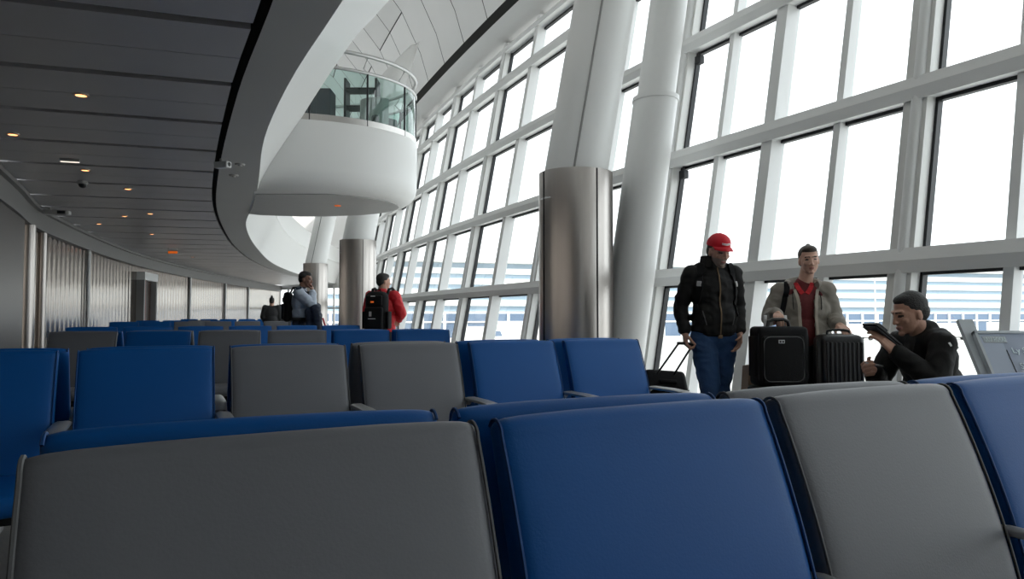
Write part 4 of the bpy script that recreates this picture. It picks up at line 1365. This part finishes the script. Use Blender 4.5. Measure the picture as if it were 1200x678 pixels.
def far_people():
    for px, Y, h, lab, th in ((318.5, 19.5, 1.62, 'person in dark coat with hair in a topknot, standing beyond the far benches', .3), (334, 20.5, 1.66, 'person in dark coat half turned, beside the man in pale shirt', -.5)):
        root = empty('person', (spot(px, Y), Y, 0), th, lab, 'person')
        k = h / 1.78
        hc = V(0, .02, 1.63) * k
        hp, P, R = head_prims(hc, s=k)
        body = hp + [cap(V(0, 0, 1.4) * k, hc, .06, .055), ell(V(0, 0, 1.2) * k, (.15, .1, .2))]
        for sx in (-1, 1):
            body += chain([V(sx * .19, 0, 1.42) * k, V(sx * .25, .0, 1.14) * k, V(sx * .20, .14, .98) * k], [.05, .04, .03])
            body += hand_prims(V(sx * .20, .14, .98) * k, (-sx * .4, .8, -.2), (0, 0, -1), (-sx, 0, 0))
            body += chain([V(sx * .09, 0, .92) * k, V(sx * .1, .02, .5) * k, V(sx * .1, -.02, .1) * k], [.075, .052, .04]) + [cap(V(sx * .1, -.02, .1) * k, V(sx * .1, .12, .05), .035, .03), cap(V(sx * .09, 0, .92) * k, V(0, 0, 1.1) * k, .08, .1)]
        b = blob('body', body, [M['skin2'], M['eye'], M['lip'], M['stubble']], root, .012, 2)
        paint_head(b, P, R, hc, k)
        hair_blob('hair', P, R, k, M['hairdark'], root, extra=[(0, -.05, .15, .035, .035, .04)], voxel=.012)
        ct = [ell(V(0, 0, 1.25) * k, (.21, .15, .22)), cap(V(0, 0, 1.05) * k, V(0, 0, .75) * k, .18, .19), cap(V(.18, 0, 1.40) * k, V(-.18, 0, 1.40) * k, .09)]
        for sx in (-1, 1):
            ct += chain([V(sx * .19, 0, 1.42) * k, V(sx * .25, 0, 1.14) * k, V(sx * .205, .12, 1.0) * k], [.09, .085, .06])
        blob('coat', ct, M['trousers'], root, .014, 3)
        tr = []
        for sx in (-1, 1):
            tr += chain([V(sx * .09, 0, .9) * k, V(sx * .1, .02, .5) * k, V(sx * .1, -.02, .08) * k], [.10, .078, .064])
            shoe('shoe', V(sx * .1, -.02, .1), V(sx * .1, .2, .1), root, M['shoe'])
        blob('trousers', tr, M['navy'], root, .014, 3)
far_people()

# ------------------------------------------------------------------ fittings of the low ceiling and the corridor wall
def ceil_pt(px, py, z=ZC):
    x = (px - 600) / FPX; y = -(py - 339) / FPX
    d = V(x, math.cos(PITCH) - y * math.sin(PITCH), math.sin(PITCH) + y * math.cos(PITCH))
    return V(0, 0, CAMZ) + d * ((z - CAMZ) / d.z)
def fittings():
    where = ['above the widest dark gap', 'by the beam edge', 'near the dome camera', 'in the fifth gap', 'in the sixth gap', 'in the seventh gap', 'in the eighth gap', 'in the ninth gap', 'in a far gap', 'in the farthest lit gap']
    spots = [(95, 111), (15, 157), (100, 199), (150, 221), (146, 253), (178, 274), (176, 250), (226, 301), (116, 262), (200, 296)]
    for i, (px, py) in enumerate(spots):
        p = ceil_pt(px, py)
        o = empty('downlight', p, 0, 'small warm round downlight %s of the metal ceiling' % where[i], 'ceiling light', 'ceiling downlights')
        m = MB(); n = 24
        m.sweep([[V(r * math.cos(2 * PI * k / n), r * math.sin(2 * PI * k / n), z) for k in range(n)] for r, z in ((.070, .0), (.070, -.010), (.050, -.012), (.046, .0))], caps=False)
        m.build('rim', M['lampring'], o, True)
        m = MB(); m.disc((0, 0, -.008), .047, 24, -.002); m.build('lens', M['lamp'], o)
    # bar light
    p = ceil_pt(82, 186); o = empty('bar_light', p, math.radians(17), 'slim white bar light between the metal ceiling panels', 'ceiling light')
    m = MB(); m.rbox((0, 0, -.02), (.24, .05, .04), .008); m.build('housing', M['plastic'], o)
    m = MB(); m.rbox((0, 0, -.042), (.22, .035, .008), .002); m.build('tube', mat('white lamp', '#ffffff', .5, emit='#fff0e0', estr=.5), o)
    # dome camera
    p = ceil_pt(97, 212); o = empty('dome_camera', p, 0, 'small grey dome camera hanging under the metal ceiling panels', 'camera')
    m = MB(); m.disc((0, 0, 0), .07, 24, -.05, .075); m.build('housing', M['plastic'], o, True)
    m = MB(); n = 20
    m.sweep([[V(.062 * math.cos(a) * math.cos(2 * PI * k / n), .062 * math.cos(a) * math.sin(2 * PI * k / n), -.05 - .062 * math.sin(a)) for k in range(n)] for a in [PI / 2 * j / 6 for j in range(6)]])
    m.build('dome', M['shoe'], o, True)
    # projecting sign bracket by the wall beam
    p = ceil_pt(66, 243); o = empty('ceiling_projector', p, math.radians(12), 'grey projecting fixture with white end under the ceiling by the wall beam', 'fixture')
    m = MB(); m.rbox((0, 0, -.10), (.42, .16, .09), .015); m.build('housing', M['plastic'], o)
    m = MB(); m.tube([V(-.12, 0, 0), V(-.12, 0, -.06)], .02, 10); m.build('stem', M['plastic'], o)
    m = MB(); m.rbox((.12, -.085, -.10), (.14, .02, .06), .004); m.build('lens', M['shoe'], o)
    m = MB(); m.rbox((.225, 0, -.10), (.04, .12, .07), .008); m.build('end_cap', M['white'], o)
    # orange sign
    p = ceil_pt(203, 290); o = empty('hanging_sign', p, math.radians(8), 'small orange lit sign hanging from the far metal ceiling', 'sign')
    m = MB(); m.rbox((0, 0, -.15), (.30, .06, .10), .01); m.build('box', M['plastic'], o)
    m = MB(); m.box((0, -.033, -.15), (.27, .008, .07)); m.build('face', M['orange'], o)
    for x in (-.15, .15):
        m = MB(); m.tube([V(x, 0, 0), V(x, 0, -.11)], .008, 6); m.build('rod', M['plastic'], o)
    # camera on the soffit
    p = ceil_pt(259, 186, ZC - .01); o = empty('security_camera', p, math.radians(-20), 'white box security camera under the curved soffit edge', 'camera')
    m = MB(); m.tube([V(0, 0, 0), V(0, 0, -.05)], .02, 10); m.build('mount', M['plastic'], o)
    m = MB(); m.rbox((.03, 0, -.085), (.22, .10, .085), .015); m.build('body', M['white'], o)
    m = MB(); m.tube([V(.13, 0, -.085), V(.142, 0, -.085)], .028, 14); m.build('lens', M['shoe'], o)
    # smoke heads on the soffit
    for i, (px, py, lab) in enumerate(((281, 192, 'flat smoke detector on the soffit beside the security camera'), (274, 205, 'lower smoke detector on the soffit below the security camera'))):
        p = ceil_pt(px, py, ZC - .01); o = empty('smoke_detector', p, 0, lab, 'smoke detector')
        m = MB(); m.disc((0, 0, 0), .07, 20, -.02, .06); m.build('body', M['plastic'], o, True)
        m = MB(); m.disc((0, 0, -.02), .03, 16, -.032, .024); m.build('head', M['plastic'], o, True)
    # corridor wall: steel half columns, door portal and posts
    def wall_at(px):
        best = min(range(len(LP) - 1), key=lambda i: abs(600 + FPX * LP[i].x / LP[i].y - px) if LP[i].y > 4 else 1e9)
        p = LP[best]; t = (LP[best + 1] - LP[best]).normalized()
        return z3(p, 0), V(t.x, t.y, 0), V(t.y, -t.x, 0)
    for px, r, lab in ((27, .11, 'broad steel half column at the near end of the ribbed wall'), (47, .06, 'slim steel half column beside the broad one on the ribbed wall')):
        p, t, nn = wall_at(px)
        o = empty('wall_column', p + nn * (.03 + r * .3), 0, lab, 'column')
        m = MB(); n = 32
        m.sweep([[V(r * math.cos(2 * PI * k / n), r * math.sin(2 * PI * k / n), z) for k in range(n)] for z in (0.08, 2.78)]); m.build('shaft', M['steelcol'], o, True)
        m = MB(); m.disc((0, 0, 0), r * 1.12, 32, .08); m.build('foot', M['darkmetal'], o, True)
    p, t, nn = wall_at(4); q, t2, nn2 = wall_at(20)
    m = MB(); a = wall_at(-120)[0]
    m.slab([a + nn * .06, q + nn2 * .06, q + nn2 * .09, a + nn * .09], 2.78); tag(m.build('wall_panel', mat('dull grey steel sheet', (.20, .19, .18, 1), .35, .7)), kind='structure')
    p, t, nn = wall_at(166)
    o = empty('door_1', p + nn * .12, math.atan2(t.y, t.x), kind='structure')
    dw = 1.5
    m = MB(); m.box((0, 0, 2.45), (dw + .3, .34, .28)); m.build('header', M['white'], o)
    for sx in (-1, 1):
        m = MB(); m.box((sx * (dw / 2 + .07), 0, 1.155), (.14, .30, 2.31)); m.build('jamb', M['trimgrey'], o)
    m = MB(); m.box((0, .06, 1.155), (dw, .04, 2.31)); m.build('door_leaf', mat('dark brown door', (.05, .028, .022, 1), .4), o)
    m = MB(); m.box((-.5, -.08, 1.155), (.12, .02, 2.31)); m.build('red_edge', mat('dull red strip', (.22, .03, .03, 1), .5), o)
    for i, px in enumerate((97, 219, 262, 290)):
        p, t, nn = wall_at(px)
        m = MB(); m.tube([p + nn * .06, p + nn * .06 + V(0, 0, 2.78)], .05, 12)
        tag(m.build('trim_%d' % (10 + i), M['frame'], None, True), kind='structure')
fittings()

# ------------------------------------------------------------------ leaning notice board by the window
def text_mesh(name, s, size, M4, mt, parent, width=None):
    cu = bpy.data.curves.new(name, 'FONT'); cu.body = s; cu.size = size; cu.extrude = .0012; cu.align_x = 'LEFT'
    o = bpy.data.objects.new(name, cu); COL.objects.link(o)
    bpy.context.view_layer.update()
    me = bpy.data.meshes.new_from_object(o.evaluated_get(bpy.context.evaluated_depsgraph_get()))
    bpy.data.objects.remove(o); bpy.data.curves.remove(cu)
    if width:
        w = max(v.co.x for v in me.vertices) or 1
        for v in me.vertices:
            v.co.x *= width / w
    me.transform(M4); me.materials.clear(); me.materials.append(mt)
    return link(name, me, parent)
def notice():
    Y = 4.62
    x0 = spot(1142, Y)
    zt = CAMZ - (390 - 368.5) / FPX * Y
    o = empty('notice_board', (x0, Y, 0), 0, 'slate blue sloping notice board with pale handwriting, standing by the window', 'sign')
    th = math.radians(31)
    # board frame: u along +x, v down the slope towards the camera
    dv = V(0, -math.sin(th), -math.cos(th)); nv = V(0, -math.cos(th), math.sin(th))
    T = V(0, 0, zt)
    def B(u, v, w=0):
        return T + V(u, 0, 0) + dv * v + nv * w
    def plate(m, u0, u1, v0, v1, w0, w1):
        m.sweep([[B(u0, v0, w), B(u1, v0, w), B(u1, v1, w), B(u0, v1, w)] for w in (w0, w1)])
    m = MB(); plate(m, .0, .95, .0, .62, -.02, 0); m.build('board', M['signboard'], o)
    m = MB(); plate(m, .012, .155, .012, .62, 0, .003); m.build('side_panel', M['signpanel'], o)
    for a in ((-.012, .96, -.012, .006), (-.012, .006, -.012, .63), (.945, .96, -.012, .63), (-.012, .96, .615, .63)):
        m = MB(); plate(m, *a, -.022, .012); m.build('frame_bar', M['signframe'], o)
    m = MB(); plate(m, .155, .160, .13, .62, 0, .006); m.build('divider', M['darkmetal'], o)
    # flat post beside the board, same slope
    m = MB(); plate(m, -.055, .045, -.125, .80, -.06, -.03); m.build('post', M['signframe'], o)
    m = MB(); m.box((.45, -.32, .03), (1.2, .5, .06)); m.build('foot', M['darkmetal'], o)
    for u in (.1, .85):
        m = MB(); m.tube([B(u, .45, -.03), V(u, -.25, .05)], .02, 8); m.build('stay', M['darkmetal'], o)
    m = MB(); plate(m, .03, .185, .028, .075, .003, .006); m.build('title_plate', M['signframe'], o)
    Rm = Matrix((V(1, 0, 0), -dv, nv)).transposed().to_4x4()
    def put(s, u, v, size, w, lift=.004):
        text_mesh('lettering', s, size, Matrix.Translation(B(u, v, lift)) @ Rm, M['chalk'], o, w)
    put('ULU AOOU', .035, .068, .044, .14, .0085)
    put('Ly SUSIBERDY', .19, .155, .062, .36)
    put('SUNER HOUSE', .20, .27, .062, .36)
notice()

# ------------------------------------------------------------------ the airside outside
def outside():
    m = MB(); m.box((60, 150, -3.4), (900, 420, .2)); tag(m.build('ground', M['apron']), kind='structure')
    # terminal across the apron
    a = V(-34, 124, -3.3); b = V(150, 176, -3.3); d = (b - a); L = d.length; ang = math.atan2(d.y, d.x)
    o = empty('terminal_building', a, ang, 'long white terminal with pale blue window stripes across the apron', 'building')
    m = MB(); m.box((L / 2, 9, 7.2), (L, 17, 14.4)); m.build('wall', M['bwhite'], o)
    z = 5.1
    for k in range(5):
        m = MB(); m.box((L / 2, .42, z + .5), (L, .2, .95)); m.build('window_band', M['bblue'], o)
        m = MB(); m.box((L / 2, .1, z + 1.55), (L, .9, 1.1)); m.build('facade_band', M['bwhite'], o)
        z += 2.06
    m = MB(); m.box((L / 2, .35, 2.3), (L, .3, 4.6)); m.build('glazing', M['bglaz'], o)
    n = int(L / 4.2)
    for k in range(n):
        m = MB(); m.box((k * 4.2 + 1, .1, 2.4), (.45, .5, 4.8)); m.build('pillar', M['bwhite'], o)
    m = MB(); m.box((L / 2, .15, 3.0), (L, .3, .3)); m.build('transom', M['bwhite'], o)
    m = MB(); m.box((L / 2, 8, 14.7), (L + 2, 20, .6)); m.build('roof', M['bwhite'], o)
    def truck(px, Y, L_, H, th, lab, box=True):
        t = empty('service_truck', (spot(px, Y), Y, -3.3), th, lab, 'truck', 'service vehicles on the apron')
        m = MB(); m.rbox((-.6, 0, .55 + H / 2), (L_ - 1.8, 2.2, H), .08); m.build('cargo_box', M['truck'], t)
        m = MB()
        prof = [(0, .5), (1.7, .5), (1.75, 1.3), (1.35, 2.2), (0, 2.25)]
        m.sweep([[V(L_ / 2 - 1.75 + x, y, z) for x, z in prof] for y in (-1.0, 1.0)]); m.build('cab', M['truck'], t)
        for sy in (-1, 1):
            m = MB(); m.sweep([[V(L_ / 2 - 1.75 + x, y, z) for x, z in ((.2, 1.4), (1.6, 1.4), (1.3, 2.1), (.2, 2.1))] for y in (sy * 1.01, sy * 1.03)]); m.build('side_window', M['bglaz'], t)
        m = MB(); m.box((-.2, 0, .5), (L_ - .4, 1.6, .2)); m.build('chassis', M['darkmetal'], t)
        for x in (-L_ / 2 + .7, L_ / 2 - 1.0):
            for sy in (-1, 1):
                m = MB(); m.tube([V(x, sy * .85, .45), V(x, sy * 1.1, .45)], .45, 18); m.build('wheel', M['tyre'], t, True, 30)
    truck(868, 105, 7.5, 2.6, .25, 'white service truck visible between red capped man and suitcases')
    truck(1002, 118, 6.5, 2.2, .3, 'white service truck beyond the ridged suitcase')
    truck(1120, 120, 7.0, 2.4, .3, 'white service truck beyond the seated man')
    truck(1180, 122, 8.0, 2.5, .3, 'white service truck above the notice board')
    truck(612, 100, 8.0, 2.6, .2, 'white service truck seen beside the widest steel column')
    truck(560, 96, 7.0, 2.2, .2, 'white service truck behind the far window bays')
    for px, Y, c, lab in ((864, 96, 'orange', 'small orange baggage cart on the apron by the red capped man'), (1046, 108, 'cardboard', 'small tan baggage cart on the apron beside the seated man')):
        t = empty('baggage_cart', (spot(px, Y), Y, -3.3), .3, lab, 'cart')
        m = MB(); m.box((0, 0, .5), (2.4, 1.4, .12)); m.build('deck', M['darkmetal'], t)
        m = MB(); m.rbox((0, 0, 1.0), (2.0, 1.2, .85), .08); m.build('load', mat('cart load ' + c, (.55, .27, .14, 1), .7), t)
        for x in (-.8, .8):
            for sy in (-1, 1):
                m = MB(); m.tube([V(x, sy * .5, .22), V(x, sy * .68, .22)], .22, 14); m.build('wheel', M['tyre'], t, True, 30)
    # apron light mast
    t = empty('light_mast', (spot(1025.5, 100), 100, -3.3), 0, 'thin twin headed light mast against the sky, seen above the middle transom', 'street light')
    m = MB(); m.tube([V(0, 0, 0), V(0, 0, 14.6)], .14, 10, rs=[.16, .08]); m.build('pole', M['plastic'], t, True)
    for sx in (-1, 1):
        m = MB(); m.tube([V(0, 0, 14.5), V(sx * .6, 0, 14.75), V(sx * 1.0, 0, 14.8)], .06, 8); m.build('arm', M['plastic'], t, True)
        m = MB(); m.rbox((sx * 1.35, 0, 14.78), (.9, .3, .14), .04); m.build('lamp_head', M['plastic'], t)
outside()

for z, lab in ((2.78, 'black actuator box in the middle pane beside the white raking column'), (4.22, 'black actuator box in the high pane beside the white raking column')):
    c = W(6.22, .0, z)
    o = empty('window_actuator', c, TH - PI / 2, lab, 'actuator')
    m = MB(); m.rbox((0, -.06, 0), (.09, .08, .10), .01); m.build('housing', M['gasket'], o)
    m = MB(); m.tube([V(0, -.06, .05), V(0, -.06, .10)], .015, 8); m.build('stem', M['darkmetal'], o)
# ------------------------------------------------------------------ camera, sky, exposure
cam = bpy.data.cameras.new('camera'); co = bpy.data.objects.new('camera', cam); COL.objects.link(co)
cam.sensor_width = 36; cam.lens = 24; cam.sensor_fit = 'HORIZONTAL'
co.location = (0, 0, CAMZ); co.rotation_euler = (PI / 2 + PITCH, 0, 0)
cam.clip_start = .05; cam.clip_end = 2000
S.camera = co
w = bpy.data.worlds.new('sky'); S.world = w; w.use_nodes = True
bg = w.node_tree.nodes['Background']
bg.inputs['Color'].default_value = (.93, .972, 1.0, 1); bg.inputs['Strength'].default_value = 1.0
sl = bpy.data.lights.new('sun', 'SUN'); so = bpy.data.objects.new('sun', sl); COL.objects.link(so)
sl.energy = 1.6; sl.angle = .02; sl.color = (1, .93, .84)
sd = (U * .12 + N * .9 - V(0, 0, 1)).normalized()
so.rotation_euler = sd.to_track_quat('-Z', 'Y').to_euler()
S.view_settings.view_transform = 'Standard'; S.view_settings.look = 'None'
S.view_settings.exposure = 1.45; S.view_settings.gamma = 1
S.view_settings.use_curve_mapping = False
S.cycles.use_denoising = True
S.cycles.max_bounces = 10; S.cycles.diffuse_bounces = 6; S.cycles.glossy_bounces = 4; S.cycles.transparent_max_bounces = 24
S.cycles.caustics_reflective = False; S.cycles.sample_clamp_indirect = 6
